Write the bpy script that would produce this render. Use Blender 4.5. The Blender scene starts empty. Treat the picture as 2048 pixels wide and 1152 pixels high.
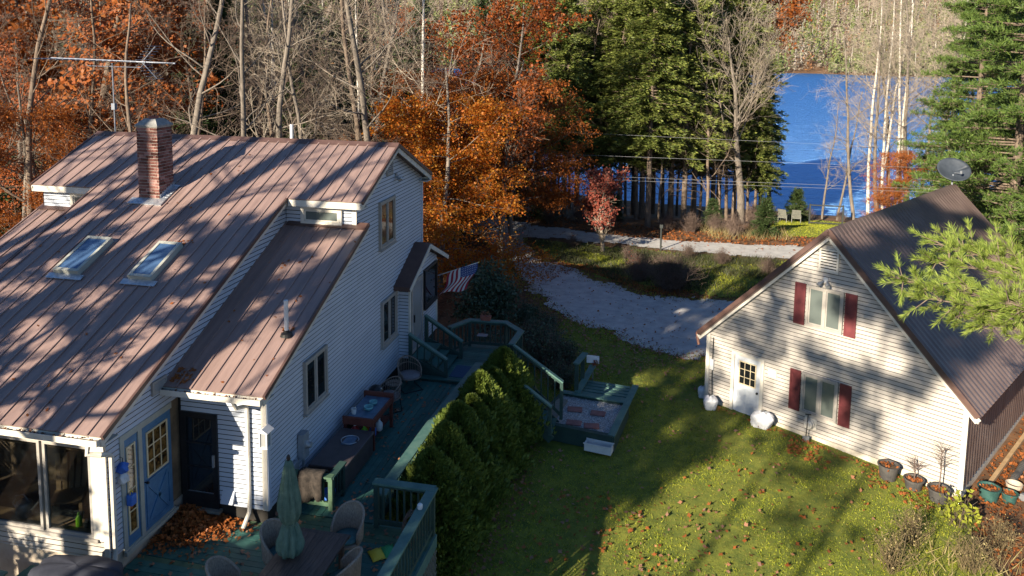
import bpy, math, random
import numpy as np
from mathutils import Vector, Matrix
random.seed(7); rng = np.random.default_rng(7)
sc = bpy.context.scene
col = sc.collection

# ------------------------------------------------------------------ camera
f_px, cy_px = 1562.59, 280.57
pitch, yaw, roll = 0.1161, -0.2066, 0.0133
CAM = Vector((7.65, -13.314, 9.193))
right = Vector((math.cos(yaw), -math.sin(yaw), 0)); fh = Vector((math.sin(yaw), math.cos(yaw), 0))
fw = fh*math.cos(pitch) + Vector((0, 0, -math.sin(pitch))); up = right.cross(fw)
r2 = right*math.cos(roll) + up*math.sin(roll); u2 = up*math.cos(roll) - right*math.sin(roll)
cam = bpy.data.cameras.new('camera'); cob = bpy.data.objects.new('camera', cam); col.objects.link(cob)
cam.sensor_width = 36; cam.lens = 36*f_px/2048; cam.shift_y = -(576-cy_px)/2048
cam.clip_start = .1; cam.clip_end = 3000
m = Matrix((r2, u2, -fw)).transposed().to_4x4(); m.translation = CAM; cob.matrix_world = m
sc.camera = cob
sc.render.resolution_x = 1024; sc.render.resolution_y = 576

# ------------------------------------------------------------------ sky and sun
SUN_EL = math.radians(21.5); sh = Vector((-.455, -.89, 0)).normalized()
SUN = Vector((sh.x*math.cos(SUN_EL), sh.y*math.cos(SUN_EL), math.sin(SUN_EL)))
w = bpy.data.worlds.new('World'); sc.world = w; w.use_nodes = True
nt = w.node_tree; nt.nodes.clear()
sky = nt.nodes.new('ShaderNodeTexSky'); sky.sky_type = 'NISHITA'; sky.sun_disc = False
sky.sun_elevation = SUN_EL; sky.sun_rotation = math.atan2(sh.x, sh.y); sky.altitude = 300
sky.air_density = 1.0; sky.dust_density = .1; sky.ozone_density = 5.0
bg = nt.nodes.new('ShaderNodeBackground'); bg.inputs[1].default_value = .06
wo = nt.nodes.new('ShaderNodeOutputWorld'); nt.links.new(sky.outputs[0], bg.inputs[0]); nt.links.new(bg.outputs[0], wo.inputs[0])
sl = bpy.data.lights.new('sun', 'SUN'); sl.energy = 5.0; sl.angle = math.radians(.55); sl.color = (1, .86, .66)
so = bpy.data.objects.new('sun', sl); col.objects.link(so); so.rotation_euler = (-SUN).to_track_quat('-Z', 'Y').to_euler(); so.location = (-20, -40, 40)
vs = sc.view_settings; vs.view_transform = 'Standard'; vs.look = 'None'; vs.gamma = 1; vs.exposure = 1.5; vs.use_curve_mapping = False
try:
    sc.cycles.max_bounces = 6; sc.cycles.transparent_max_bounces = 8; sc.cycles.diffuse_bounces = 3
except Exception: pass

# ------------------------------------------------------------------ materials
MATS = {}
def srgb(r, g, b): return tuple(((c/255)/12.92 if c/255 <= .04045 else ((c/255+.055)/1.055)**2.4) for c in (r, g, b))
def mat(name, c1, c2=None, scale=6, rough=.7, bump=0, bscale=None, metal=0, detail=5, stretch=None, spec=.4, ramp=(.35, .65), coords='Object', vary=0, island=0):
    if name in MATS: return MATS[name]
    m = bpy.data.materials.new(name); m.use_nodes = True; nt = m.node_tree; N = nt.nodes; L = nt.links
    b = N['Principled BSDF']; b.inputs['Roughness'].default_value = rough; b.inputs['Metallic'].default_value = metal
    b.inputs['Specular IOR Level'].default_value = spec
    b.inputs['Base Color'].default_value = (*c1, 1)
    tc = N.new('ShaderNodeTexCoord'); mp = N.new('ShaderNodeMapping'); L.new(tc.outputs[coords], mp.inputs[0])
    oi = N.new('ShaderNodeObjectInfo'); va = N.new('ShaderNodeVectorMath'); va.operation = 'ADD'      # alike pieces do not share one pattern
    L.new(tc.outputs[coords], va.inputs[0]); L.new(oi.outputs['Location'], va.inputs[1]); L.new(va.outputs[0], mp.inputs[0])
    if stretch: mp.inputs['Scale'].default_value = stretch
    if c2:
        n = N.new('ShaderNodeTexNoise'); n.inputs['Scale'].default_value = scale; n.inputs['Detail'].default_value = detail; n.inputs['Roughness'].default_value = .65
        L.new(mp.outputs[0], n.inputs['Vector'])
        r = N.new('ShaderNodeValToRGB'); r.color_ramp.elements[0].position = ramp[0]; r.color_ramp.elements[1].position = ramp[1]
        r.color_ramp.elements[0].color = (*c1, 1); r.color_ramp.elements[1].color = (*c2, 1)
        L.new(n.outputs[0], r.inputs[0]); L.new(r.outputs[0], b.inputs['Base Color'])
        if vary or island:
            hs = N.new('ShaderNodeHueSaturation'); mr = N.new('ShaderNodeMapRange'); k_ = vary or island
            mr.inputs[3].default_value = 1-k_; mr.inputs[4].default_value = 1+k_
            if island: L.new(N.new('ShaderNodeNewGeometry').outputs['Random Per Island'], mr.inputs[0])
            else: L.new(oi.outputs['Random'], mr.inputs[0])
            L.new(mr.outputs[0], hs.inputs['Value']); L.new(r.outputs[0], hs.inputs['Color']); L.new(hs.outputs[0], b.inputs['Base Color'])
    if bump:
        n2 = N.new('ShaderNodeTexNoise'); n2.inputs['Scale'].default_value = bscale or scale*3; n2.inputs['Detail'].default_value = 6
        L.new(mp.outputs[0], n2.inputs['Vector'])
        bp = N.new('ShaderNodeBump'); bp.inputs['Strength'].default_value = bump; bp.inputs['Distance'].default_value = .02
        L.new(n2.outputs[0], bp.inputs['Height']); L.new(bp.outputs[0], b.inputs['Normal'])
    MATS[name] = m; return m
def leafmat(name, cols, rough=.55, trans=.3, islands=True, spec=.25):
    m = bpy.data.materials.new(name); m.use_nodes = True; nt = m.node_tree; N = nt.nodes; L = nt.links
    b = N['Principled BSDF']; b.inputs['Roughness'].default_value = rough; b.inputs['Specular IOR Level'].default_value = spec
    g = N.new('ShaderNodeNewGeometry'); oi = N.new('ShaderNodeObjectInfo')
    ad = N.new('ShaderNodeMath'); ad.operation = 'MULTIPLY_ADD'; ad.inputs[1].default_value = .18; ad.use_clamp = True
    sb = N.new('ShaderNodeMath'); sb.operation = 'MULTIPLY'; sb.inputs[1].default_value = .82
    L.new(g.outputs['Random Per Island'], sb.inputs[0]); L.new(oi.outputs['Random'], ad.inputs[0]); L.new(sb.outputs[0], ad.inputs[2])
    r = N.new('ShaderNodeValToRGB'); e = r.color_ramp.elements
    for i, c in enumerate(cols):
        p = i/(len(cols)-1)
        el = e[0] if i == 0 else (e[1] if i == len(cols)-1 else e.new(p))
        el.position = p; el.color = (*c, 1)
    L.new(ad.outputs[0], r.inputs[0]); L.new(r.outputs[0], b.inputs['Base Color'])
    if trans:
        t = N.new('ShaderNodeBsdfTranslucent'); mx = N.new('ShaderNodeMixShader'); mx.inputs[0].default_value = trans
        L.new(r.outputs[0], t.inputs[0]); L.new(b.outputs[0], mx.inputs[1]); L.new(t.outputs[0], mx.inputs[2])
        L.new(mx.outputs[0], N['Material Output'].inputs[0])
    MATS[name] = m; return m
def glassmat(name, tint, rough=.03, see=.35):
    m = bpy.data.materials.new(name); m.use_nodes = True; nt = m.node_tree; N = nt.nodes; L = nt.links
    b = N['Principled BSDF']; b.inputs['Base Color'].default_value = (*tint, 1); b.inputs['Roughness'].default_value = rough; b.inputs['Specular IOR Level'].default_value = .7
    if see:
        t = N.new('ShaderNodeBsdfTransparent'); t.inputs[0].default_value = (.92, .95, .95, 1)
        mx = N.new('ShaderNodeMixShader'); mx.inputs[0].default_value = see
        L.new(b.outputs[0], mx.inputs[1]); L.new(t.outputs[0], mx.inputs[2]); L.new(mx.outputs[0], N['Material Output'].inputs[0])
    MATS[name] = m; return m

mat('siding', (.385, .43, .51), (.455, .495, .565), scale=1.3, rough=.55, ramp=(.3, .7), island=.045)
mat('siding_tan', (.335, .315, .29), (.395, .37, .34), scale=1.1, rough=.6, ramp=(.3, .7), island=.05)
mat('trim_white', (.48, .455, .40), (.58, .55, .49), scale=4, rough=.6)
mat('trim_taupe', (.26, .245, .225), (.32, .30, .275), scale=6, rough=.6)
mat('trim_green_grey', (.30, .31, .28), (.36, .37, .33), scale=5, rough=.6)
mat('roof_metal', (.175, .12, .108), (.285, .20, .178), vary=.06, scale=1.7, rough=.42, ramp=(.3, .75), stretch=(5, .55, .55), spec=.5, detail=9, bump=.15, bscale=3)
mat('roof_trim', (.07, .04, .036), (.10, .06, .05), scale=3, rough=.45)
mat('garage_metal', (.095, .068, .062), (.135, .10, .09), scale=1.5, rough=.38, spec=.5)
mat('mortar', (.34, .31, .28), (.44, .41, .37), scale=20, rough=.9, bump=.3, bscale=60)
m_ = mat('brick', (.115, .036, .027), (.18, .062, .045), scale=9, rough=.85, bump=.3, bscale=40)
nt = m_.node_tree; oi = nt.nodes.new('ShaderNodeObjectInfo'); hs = nt.nodes.new('ShaderNodeHueSaturation'); bb = nt.nodes['Principled BSDF']
lk = bb.inputs['Base Color'].links[0]; src = lk.from_socket; nt.links.remove(lk); nt.links.new(src, hs.inputs['Color'])
mr = nt.nodes.new('ShaderNodeMapRange'); mr.inputs[3].default_value = .45; mr.inputs[4].default_value = 1.7; nt.links.new(oi.outputs['Random'], mr.inputs[0]); nt.links.new(mr.outputs[0], hs.inputs['Value'])
mr2 = nt.nodes.new('ShaderNodeMapRange'); mr2.inputs[3].default_value = 1.05; mr2.inputs[4].default_value = .7; nt.links.new(oi.outputs['Random'], mr2.inputs[0]); nt.links.new(mr2.outputs[0], hs.inputs['Saturation'])
nt.links.new(hs.outputs[0], bb.inputs['Base Color'])
mat('cement', (.17, .175, .175), (.27, .27, .26), scale=8, rough=.9, bump=.2, bscale=30)
mat('flashing', (.32, .35, .40), (.58, .60, .63), scale=14, rough=.4, metal=.7, bump=.4, bscale=10)
mat('stucco', (.33, .28, .22), (.43, .37, .30), scale=3, rough=.9, bump=.3, bscale=25)
mat('concrete', (.40, .36, .29), (.55, .50, .42), scale=2.5, rough=.9, bump=.2, bscale=20)
mat('block', (.20, .20, .205), (.28, .28, .28), scale=6, rough=.9, bump=.2, bscale=30)
mat('blue_paint', (.045, .13, .26), (.075, .19, .34), scale=5, rough=.5, bump=.1)
mat('black_paint', (.012, .012, .014), (.02, .02, .022), rough=.3)
mat('white_paint', (.44, .48, .53), (.55, .58, .62), scale=3, rough=.5)
mat('cream_paint', (.55, .45, .28), (.65, .55, .36), scale=5, rough=.5)
mat('red_shutter', (.095, .02, .024), (.135, .03, .034), scale=4, rough=.5)
mat('deck_green', (.022, .088, .08), (.042, .13, .115), scale=2.2, rough=.65, stretch=(1, 1, 1), bump=.25, bscale=18, detail=8, vary=.16)
mat('deck_moss', (.035, .085, .055), (.075, .13, .075), scale=2.2, rough=.7, bump=.25, bscale=18, detail=8, vary=.16)
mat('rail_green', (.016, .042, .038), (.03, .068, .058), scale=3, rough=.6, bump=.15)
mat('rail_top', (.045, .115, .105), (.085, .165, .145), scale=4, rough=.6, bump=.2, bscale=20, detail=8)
mat('dark_green', (.012, .035, .032), (.022, .055, .045), scale=4, rough=.7)
mat('weathered', (.10, .11, .10), (.19, .19, .165), scale=6, rough=.85, bump=.3, stretch=(1, 6, 1))
mat('table_wood', (.05, .032, .028), (.115, .078, .062), scale=3, rough=.5, bump=.2, stretch=(12, 1.2, 3), detail=8, vary=.16)
mat('wicker', (.20, .155, .12), (.34, .28, .225), scale=55, rough=.75, bump=.8, bscale=90, stretch=(1, 1, .35))
mat('rattan', (.16, .115, .09), (.25, .19, .15), scale=10, rough=.55)
mat('cushion_grey', (.17, .15, .165), (.22, .20, .21), scale=12, rough=.9)
mat('cushion_teal', (.05, .13, .14), (.075, .17, .175), scale=12, rough=.9)
mat('canvas_green', (.07, .125, .095), (.115, .18, .14), scale=7, rough=.85, bump=.3, bscale=120)
mat('cover_navy', (.016, .019, .032), (.03, .034, .05), scale=3, rough=.8, bump=.3, bscale=9)
mat('brown_plastic', (.06, .048, .05), (.085, .068, .07), scale=4, rough=.5)
mat('red_wood', (.10, .025, .018), (.155, .045, .03), scale=5, rough=.6, stretch=(1, 4, 1))
mat('blue_top', (.05, .10, .17), (.11, .18, .27), scale=6, rough=.35)
mat('bowl_teal', (.10, .30, .33), (.16, .38, .40), scale=6, rough=.3)
mat('grey_metal', (.22, .24, .27), (.30, .32, .35), scale=5, rough=.45, metal=.3)
mat('galvanised', (.30, .32, .35), (.42, .44, .47), scale=8, rough=.45, metal=.7)
mat('aluminium', (.13, .145, .18), (.20, .22, .26), scale=8, rough=.5, metal=.5)
mat('white_plastic', (.5, .51, .52), (.62, .62, .62), scale=3, rough=.4)
mat('black_rubber', (.012, .012, .012), rough=.6)
mat('blanket', (.012, .010, .009), (.045, .036, .03), scale=8, rough=.95, bump=.7, bscale=40)
mat('bag_plastic', (.40, .42, .46), (.58, .59, .62), scale=6, rough=.35, bump=.8, bscale=7)
mat('terracotta', (.19, .06, .045), (.26, .09, .065), scale=7, rough=.8)
mat('pot_dark', (.035, .034, .036), (.07, .066, .062), scale=5, rough=.7)
mat('pot_teal', (.02, .06, .055), (.04, .10, .09), scale=5, rough=.4)
mat('soil', (.05, .034, .022), (.10, .068, .042), scale=20, rough=1, bump=.5)
mat('paver_red', (.17, .075, .07), (.24, .12, .11), scale=6, rough=.9, bump=.2)
mat('lime', (.25, .60, .03), rough=.4); mat('red', (.45, .03, .03), rough=.4); mat('blue_cloth', (.03, .10, .40), (.05, .16, .5), scale=9, rough=.8)
mat('yellow', (.6, .45, .04), rough=.5); mat('green_bag', (.03, .28, .10), rough=.4); mat('orange', (.55, .13, .03), rough=.6)
mat('blue_mat', (.025, .055, .11), (.04, .08, .15), scale=40, rough=.95)
mat('flag_red', (.33, .022, .045), rough=.8); mat('flag_white', (.62, .62, .62), rough=.8); mat('flag_blue', (.025, .06, .22), rough=.8)
mat('dish', (.03, .038, .05), (.045, .055, .07), scale=4, rough=.5)
mat('copper_pipe', (.20, .085, .055), (.27, .12, .08), scale=5, rough=.5)
mat('interior', (.10, .075, .05), (.22, .16, .10), scale=2, rough=.9)
mat('interior_dark', (.02, .018, .016), rough=.9)
mat('wood_light', (.34, .22, .11), (.45, .31, .17), scale=4, rough=.7)
mat('wire', (.2, .21, .23), rough=.6)
mat('post_dark', (.025, .03, .03), rough=.7)
glassmat('glass_dark', (.012, .014, .016), .02, 0)
glassmat('glass_sky', (.05, .10, .2), .02, 0)
mat('glass_sunlit_room', (.03, .017, .008), (.30, .17, .05), scale=7, rough=.06, spec=.7, ramp=(.4, .7))  # sunlit room behind the panes, painted as amber blotches in the glass colour
glassmat('glass_curtain', (.10, .12, .115), .06, 0)
glassmat('glass_clear', (.01, .011, .012), .02, .62)
glassmat('glass_frost', (.26, .27, .27), .15, 0)
# bark
mat('bark_grey', (.085, .073, .062), (.20, .172, .145), scale=5, rough=.9, bump=.5, bscale=14, stretch=(2, 2, .4), detail=8)
mat('bark_brown', (.085, .064, .05), (.19, .145, .11), scale=5, rough=.95, bump=.6, bscale=14, stretch=(2, 2, .4), detail=8)
mat('bark_birch', (.10, .085, .075), (.52, .49, .44), scale=3.5, rough=.75, ramp=(.36, .46), stretch=(.6, .6, 2.2), detail=8)
mat('twig', (.085, .062, .046), (.17, .13, .10), scale=.6, rough=.9)
mat('twig_dark', (.085, .06, .05), (.16, .115, .095), scale=1.5, rough=.9)
mat('stalk', (.09, .066, .033), (.17, .13, .068), scale=2, rough=.9)
mat('twig_pale', (.24, .20, .155), (.36, .31, .25), scale=.6, rough=.9)
# foliage
leafmat('leaf_hemlock', [(.045, .075, .018), (.085, .122, .028), (.145, .182, .04), (.23, .255, .06)], trans=.2)
leafmat('leaf_fir', [(.02, .042, .016), (.035, .066, .024), (.07, .105, .034)], trans=.15)
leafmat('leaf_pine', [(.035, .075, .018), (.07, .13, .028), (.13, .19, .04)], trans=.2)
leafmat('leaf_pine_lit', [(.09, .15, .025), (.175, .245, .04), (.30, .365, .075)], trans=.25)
leafmat('leaf_arbor', [(.038, .072, .014), (.078, .12, .02), (.14, .182, .03)], trans=.2)
leafmat('leaf_orange', [(.26, .065, .014), (.52, .15, .016), (.66, .27, .024), (.38, .095, .014), (.58, .20, .018), (.30, .11, .025)], trans=.35)
leafmat('leaf_gold', [(.42, .09, .010), (.66, .19, .013), (.74, .33, .02), (.54, .12, .011), (.70, .23, .014), (.36, .20, .03)], trans=.4)
leafmat('leaf_rust', [(.22, .06, .016), (.44, .12, .018), (.60, .20, .026), (.32, .085, .018)], trans=.3)
leafmat('leaf_red', [(.20, .035, .025), (.32, .07, .04), (.24, .08, .05)], trans=.3)
leafmat('leaf_dark', [(.025, .05, .028), (.045, .08, .045), (.08, .115, .07)], rough=.4, trans=.1)
leafmat('leaf_yellowgreen', [(.22, .26, .03), (.34, .36, .05)], trans=.4)
leafmat('leaf_fallen', [(.13, .05, .022), (.25, .10, .035), (.36, .17, .07), (.34, .24, .17), (.20, .11, .07)], trans=.1)
leafmat('leaf_fallen_orange', [(.22, .065, .016), (.40, .14, .025), (.52, .23, .05), (.28, .10, .03)], trans=.15)
leafmat('leaf_fallen_pale', [(.20, .12, .09), (.36, .25, .20), (.46, .35, .30), (.30, .13, .06)], trans=.1)
leafmat('grass', [(.10, .155, .012), (.20, .265, .016), (.345, .375, .022), (.43, .425, .045)], trans=.3)
leafmat('grass_dry', [(.12, .14, .018), (.24, .24, .03), (.40, .36, .06), (.30, .22, .06)], trans=.3)
leafmat('weed', [(.055, .045, .03), (.11, .085, .05), (.19, .15, .085), (.06, .08, .03)], trans=.2)
leafmat('straw', [(.22, .17, .09), (.36, .29, .16), (.28, .24, .10)], trans=.25)

# ------------------------------------------------------------------ builders
def setp(o, label=None, cat=None, group=None, kind=None):
    if label: o['label'] = label
    if cat: o['category'] = cat
    if group: o['group'] = group
    if kind: o['kind'] = kind
    return o
def thing(name, label, cat, loc=(0, 0, 0), rotz=0, group=None):
    o = bpy.data.objects.new(name, None); col.objects.link(o); o.location = loc; o.rotation_euler = (0, 0, rotz); o.empty_display_size = .2
    return setp(o, label, cat, group)
def link(name, me, parent=None, loc=None):
    o = bpy.data.objects.new(name, me); col.objects.link(o)
    if parent: o.parent = parent
    if loc is not None: o.location = loc
    return o
def V(*a): return Vector(a)
class MB:
    def __init__(s): s.v = []; s.f = []
    def quad(s, *p):
        n = len(s.v); s.v += [tuple(q) for q in p]; s.f.append(tuple(range(n, n+len(p))))
    poly = quad
    def hexa(s, c):
        n = len(s.v); s.v += [tuple(q) for q in c]
        s.f += [tuple(n+i for i in q) for q in ((0, 3, 2, 1), (4, 5, 6, 7), (0, 1, 5, 4), (1, 2, 6, 5), (2, 3, 7, 6), (3, 0, 4, 7))]
    def box(s, x0, x1, y0, y1, z0, z1):
        s.hexa([(x0, y0, z0), (x1, y0, z0), (x1, y1, z0), (x0, y1, z0), (x0, y0, z1), (x1, y0, z1), (x1, y1, z1), (x0, y1, z1)])
    def beam(s, p, q, w, h, up=(0, 0, 1)):
        p = Vector(p); q = Vector(q); d = (q-p).normalized(); u = Vector(up); a = d.cross(u)
        if a.length < 1e-4: a = d.cross(Vector((1, 0, 0)))
        a.normalize(); b = a.cross(d).normalized(); a = a*(w/2); b = b*(h/2)
        s.hexa([p-a-b, p+a-b, q+a-b, q-a-b, p-a+b, p+a+b, q+a+b, q-a+b])
    def tube(s, pts, r, n=8, closed=False, cap=True):
        pts = [Vector(p) for p in pts]; k = len(pts); rs = r if hasattr(r, '__len__') else [r]*k
        base = len(s.v); prev = None
        for i, p in enumerate(pts):
            a = pts[(i-1) % k] if (i > 0 or closed) else p; b = pts[(i+1) % k] if (i < k-1 or closed) else p
            d = (b-a).normalized()
            if prev is None: x = d.orthogonal().normalized()
            else:
                x = prev-d*prev.dot(d)
                x = x.normalized() if x.length > 1e-6 else d.orthogonal().normalized()
            prev = x; y = d.cross(x)
            for j in range(n):
                t = 2*math.pi*j/n; s.v.append(tuple(p+(x*math.cos(t)+y*math.sin(t))*rs[i]))
        for i in range(k if closed else k-1):
            for j in range(n):
                a = base+i*n+j; b = base+i*n+(j+1) % n; c = base+((i+1) % k)*n+(j+1) % n; d = base+((i+1) % k)*n+j
                s.f.append((a, b, c, d))
        if cap and not closed:
            s.f.append(tuple(base+j for j in reversed(range(n)))); s.f.append(tuple(base+(k-1)*n+j for j in range(n)))
    def lathe(s, prof, c=(0, 0, 0), n=20, fn=None, cap=True):
        base = len(s.v); c = Vector(c)
        for i, (r, z) in enumerate(prof):
            for j in range(n):
                t = 2*math.pi*j/n; rr = r*(fn(t, z) if fn else 1)
                s.v.append((c.x+rr*math.cos(t), c.y+rr*math.sin(t), c.z+z))
        for i in range(len(prof)-1):
            for j in range(n): s.f.append((base+i*n+j, base+i*n+(j+1) % n, base+(i+1)*n+(j+1) % n, base+(i+1)*n+j))
        if cap:
            s.f.append(tuple(base+j for j in reversed(range(n)))); s.f.append(tuple(base+(len(prof)-1)*n+j for j in range(n)))
    def prism(s, pts, vec):
        n = len(s.v); k = len(pts); vec = Vector(vec); s.v += [tuple(p) for p in pts]+[tuple(Vector(p)+vec) for p in pts]
        s.f.append(tuple(reversed(range(n, n+k)))); s.f.append(tuple(range(n+k, n+2*k)))
        for i in range(k): s.f.append((n+i, n+(i+1) % k, n+k+(i+1) % k, n+k+i))
    def grid(s, P):
        base = len(s.v); R = len(P); C = len(P[0])
        for row in P: s.v += [tuple(p) for p in row]
        for i in range(R-1):
            for j in range(C-1): s.f.append((base+i*C+j, base+i*C+j+1, base+(i+1)*C+j+1, base+(i+1)*C+j))
    def mesh(s, name, m, smooth=False):
        me = bpy.data.meshes.new(name); me.from_pydata(s.v, [], s.f); me.materials.append(MATS[m])
        if smooth: me.polygons.foreach_set('use_smooth', [True]*len(me.polygons))
        me.update(); return me
    def build(s, name, m, parent=None, smooth=False, bevel=0, loc=None, label=None, kind=None):
        o = link(name, s.mesh(name, m, smooth), parent, loc)
        if bevel:
            b = o.modifiers.new('bevel', 'BEVEL'); b.width = bevel; b.segments = 2; b.limit_method = 'ANGLE'
        return setp(o, label, kind=kind)
def one(name, m, fn, parent=None, **k):
    mb = MB(); fn(mb); return mb.build(name, m, parent, **k)
def solid(o, t, off=0):
    md = o.modifiers.new('thickness', 'SOLIDIFY'); md.thickness = t; md.offset = off; return o
def npmesh(name, v, faces, m, smooth=False):
    """faces: (n,k) int array"""
    me = bpy.data.meshes.new(name); n, k = faces.shape
    me.vertices.add(len(v)); me.vertices.foreach_set('co', np.asarray(v, np.float32).ravel())
    me.loops.add(n*k); me.loops.foreach_set('vertex_index', faces.astype(np.int32).ravel())
    me.polygons.add(n); me.polygons.foreach_set('loop_start', np.arange(0, n*k, k, dtype=np.int32))
    try: me.polygons.foreach_set('loop_total', np.full(n, k, np.int32))
    except Exception: pass
    if smooth: me.polygons.foreach_set('use_smooth', np.ones(n, bool))
    me.materials.append(MATS[m]); me.update(calc_edges=True); me.validate(); return me
def copy_thing(src, loc, rotz=0, scale=1, label=None):
    r = src.copy(); col.objects.link(r); r.location = loc; r.rotation_euler = (0, 0, rotz); r.scale = (scale,)*3 if not hasattr(scale, '__len__') else scale
    for ch in list(src.children):
        c = ch.copy(); col.objects.link(c); c.parent = r
        for g in list(ch.children):
            d = g.copy(); col.objects.link(d); d.parent = c
    if label: r['label'] = label
    return r
# walls: origin O, horizontal u, outward normal n
class Wall:
    def __init__(s, O, u, n): s.O = Vector(O); s.u = Vector(u); s.n = Vector(n)
    def P(s, u, z, d=0): return s.O+s.u*u+s.n*d+Vector((0, 0, z))
    def bx(s, mb, u0, u1, z0, z1, d0, d1):
        mb.hexa([s.P(u0, z0, d0), s.P(u1, z0, d0), s.P(u1, z0, d1), s.P(u0, z0, d1), s.P(u0, z1, d0), s.P(u1, z1, d0), s.P(u1, z1, d1), s.P(u0, z1, d1)])
    def ring(s, mb, u0, u1, z0, z1, t, d0, d1, tb=None):
        tb = tb or t
        s.bx(mb, u0, u0+t, z0, z1, d0, d1); s.bx(mb, u1-t, u1, z0, z1, d0, d1)
        s.bx(mb, u0+t, u1-t, z1-t, z1, d0, d1); s.bx(mb, u0+t, u1-t, z0, z0+tb, d0, d1)
    def slab(s, mb, poly, d0, d1):
        mb.prism([s.P(u, z, d0) for u, z in poly], s.n*(d1-d0))
def clipz(poly, z0, z1):
    for z, sg in ((z0, 1), (z1, -1)):
        out = []
        for i in range(len(poly)):
            a, b = poly[i-1], poly[i]; ia = (a[1]-z)*sg >= -1e-9; ib = (b[1]-z)*sg >= -1e-9
            if ia != ib:
                t = (z-a[1])/(b[1]-a[1]); out.append((a[0]+t*(b[0]-a[0]), z))
            if ib: out.append(b)
        poly = out
        if len(poly) < 3: return []
    return poly
def siding(wall, polys, course=.1, proud=.010, zref=0, d=0, gap=.020):
    mb = MB()
    for poly in polys:
        zs = [p[1] for p in poly]; k0 = math.floor((min(zs)-zref)/course); k1 = math.ceil((max(zs)-zref)/course)
        for k in range(k0, k1):
            z0 = zref+k*course; z1 = z0+course
            q = clipz(poly, z0, z1-gap)   # the strip left open is the shadow groove under the next lap
            if len(q) < 3: continue
            mb.poly(*[wall.P(u, z, d+proud*(1-(z-z0)/course)) for u, z in q])
            lo = [u for u, z in q if abs(z-z0) < 1e-6]
            if len(lo) > 1: mb.poly(wall.P(min(lo), z0, d+.0), wall.P(max(lo), z0, d+.0), wall.P(max(lo), z0, d+proud), wall.P(min(lo), z0, d+proud))
    return mb
def window(parent, wall, u0, u1, z0, z1, frame='trim_taupe', pane='glass_dark', t=.075, mull=True, d=.035, name='window', sill=True, muntin=None):
    mb = MB(); wall.ring(mb, u0, u1, z0, z1, t, 0, d+.045)
    if mull: um = (u0+u1)/2; wall.bx(mb, um-.035, um+.035, z0+t, z1-t, 0, d+.035)
    o = mb.build(name, frame, parent)
    spans = [(u0+t, (u0+u1)/2-.035), ((u0+u1)/2+.035, u1-t)] if mull else [(u0+t, u1-t)]
    for a, b in spans:
        s = MB(); wall.ring(s, a+.002, b-.002, z0+t+.002, z1-t-.002, .035, 0, d+.018); s.build('sash', frame, o)
        g = MB(); wall.bx(g, a+.03, b-.03, z0+t+.03, z1-t-.03, 0, d+.006); g.build('pane', pane, o)
    if sill:
        s = MB(); wall.bx(s, u0-.03, u1+.03, z0-.035, z0-.002, 0, d+.07); s.build('sill', frame, o)
    return o
def arc(c, r, a0, a1, n, z=None):
    return [Vector((c[0]+r*math.cos(a0+(a1-a0)*i/n), c[1]+r*math.sin(a0+(a1-a0)*i/n), c[2])) for i in range(n+1)]
# ------------------------------------------------------------------ terrain
LAKE = -3.3
def shore(x): return 48.5+2.0*np.sin(x*.09+1)+np.where(x < 6, (6-x)*.30, 0)-np.clip((x-22)*.1, 0, 4)
def lake_in(x, y):
    """signed amount >0 inside the lake"""
    a = y-shore(x); b = 470+18*np.sin(x*.021)+9*np.sin(x*.07+2)-y; c = x-(-14-.36*(y-48)); d = 420-x
    return np.minimum(np.minimum(a, b), np.minimum(c, d))
def hgt(x, y):
    x = np.asarray(x, float); y = np.asarray(y, float)
    base = -1.95+.05*np.sin(x*.42+.6)*np.sin(y*.37+1.1)
    base = base-.12*np.clip((x-12)/4, 0, 1)*np.clip((12-y)/6, 0, 1)
    L = lake_in(x, y)
    slope = np.clip((y-37)/10, 0, 1); slope = slope*slope*(3-2*slope)
    near = np.where(y < 200, base-slope*np.where(y < 60, 1.1, 1.1)*np.clip((x+6)/8, 0, 1), -2.6)
    rise_far = np.clip(-L-4, 0, None)
    far = np.where((y > 300), LAKE+.4+rise_far*.16+4*np.sin(x*.012+.5)*np.clip(rise_far/60, 0, 1), near)
    # wooded ground climbs away behind the house
    lh = np.clip((y-45)*.75+(-x-15)*.25, 0, None)*np.clip((-x-.1*y+2)/18, 0, 1)
    z = np.where(y > 300, far, near+np.where(y > 20, lh*.16, 0))
    z = np.where(L > 0, np.minimum(z, LAKE-.15-np.clip(L*.12, 0, 2.5)), z)
    z = np.where((L <= 0) & (L > -3) & (y > 30), np.minimum(z, LAKE+.12+(-L)*.35), z)
    return z
def H(x, y): return float(hgt(x, y))
def axis(pts):
    out = [pts[0][0]]
    for (a, st), (b, _) in zip(pts[:-1], pts[1:]):
        n = max(1, round((b-a)/st)); out += [a+(b-a)*(i+1)/n for i in range(n)]
    return np.array(out)
ax = axis([(-700, 40), (-120, 4), (-40, .8), (40, 4), (120, 25), (700, 1)])
ay = axis([(-120, 8), (-30, .8), (60, 3), (120, 10), (420, 6), (560, 20), (1100, 1)])
X, Y = np.meshgrid(ax, ay); Z = hgt(X, Y)
nx, ny = len(ax), len(ay)
idx = np.arange(nx*ny).reshape(ny, nx)
F = np.stack([idx[:-1, :-1], idx[:-1, 1:], idx[1:, 1:], idx[1:, :-1]], -1).reshape(-1, 4)
mat('forest_floor', (.055, .034, .020), (.17, .085, .038), scale=1.1, rough=.95, bump=.6, bscale=9, detail=10)
setp(link('terrain', npmesh('terrain', np.stack([X, Y, Z], -1).reshape(-1, 3), F, 'forest_floor', True)), kind='structure')
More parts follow.
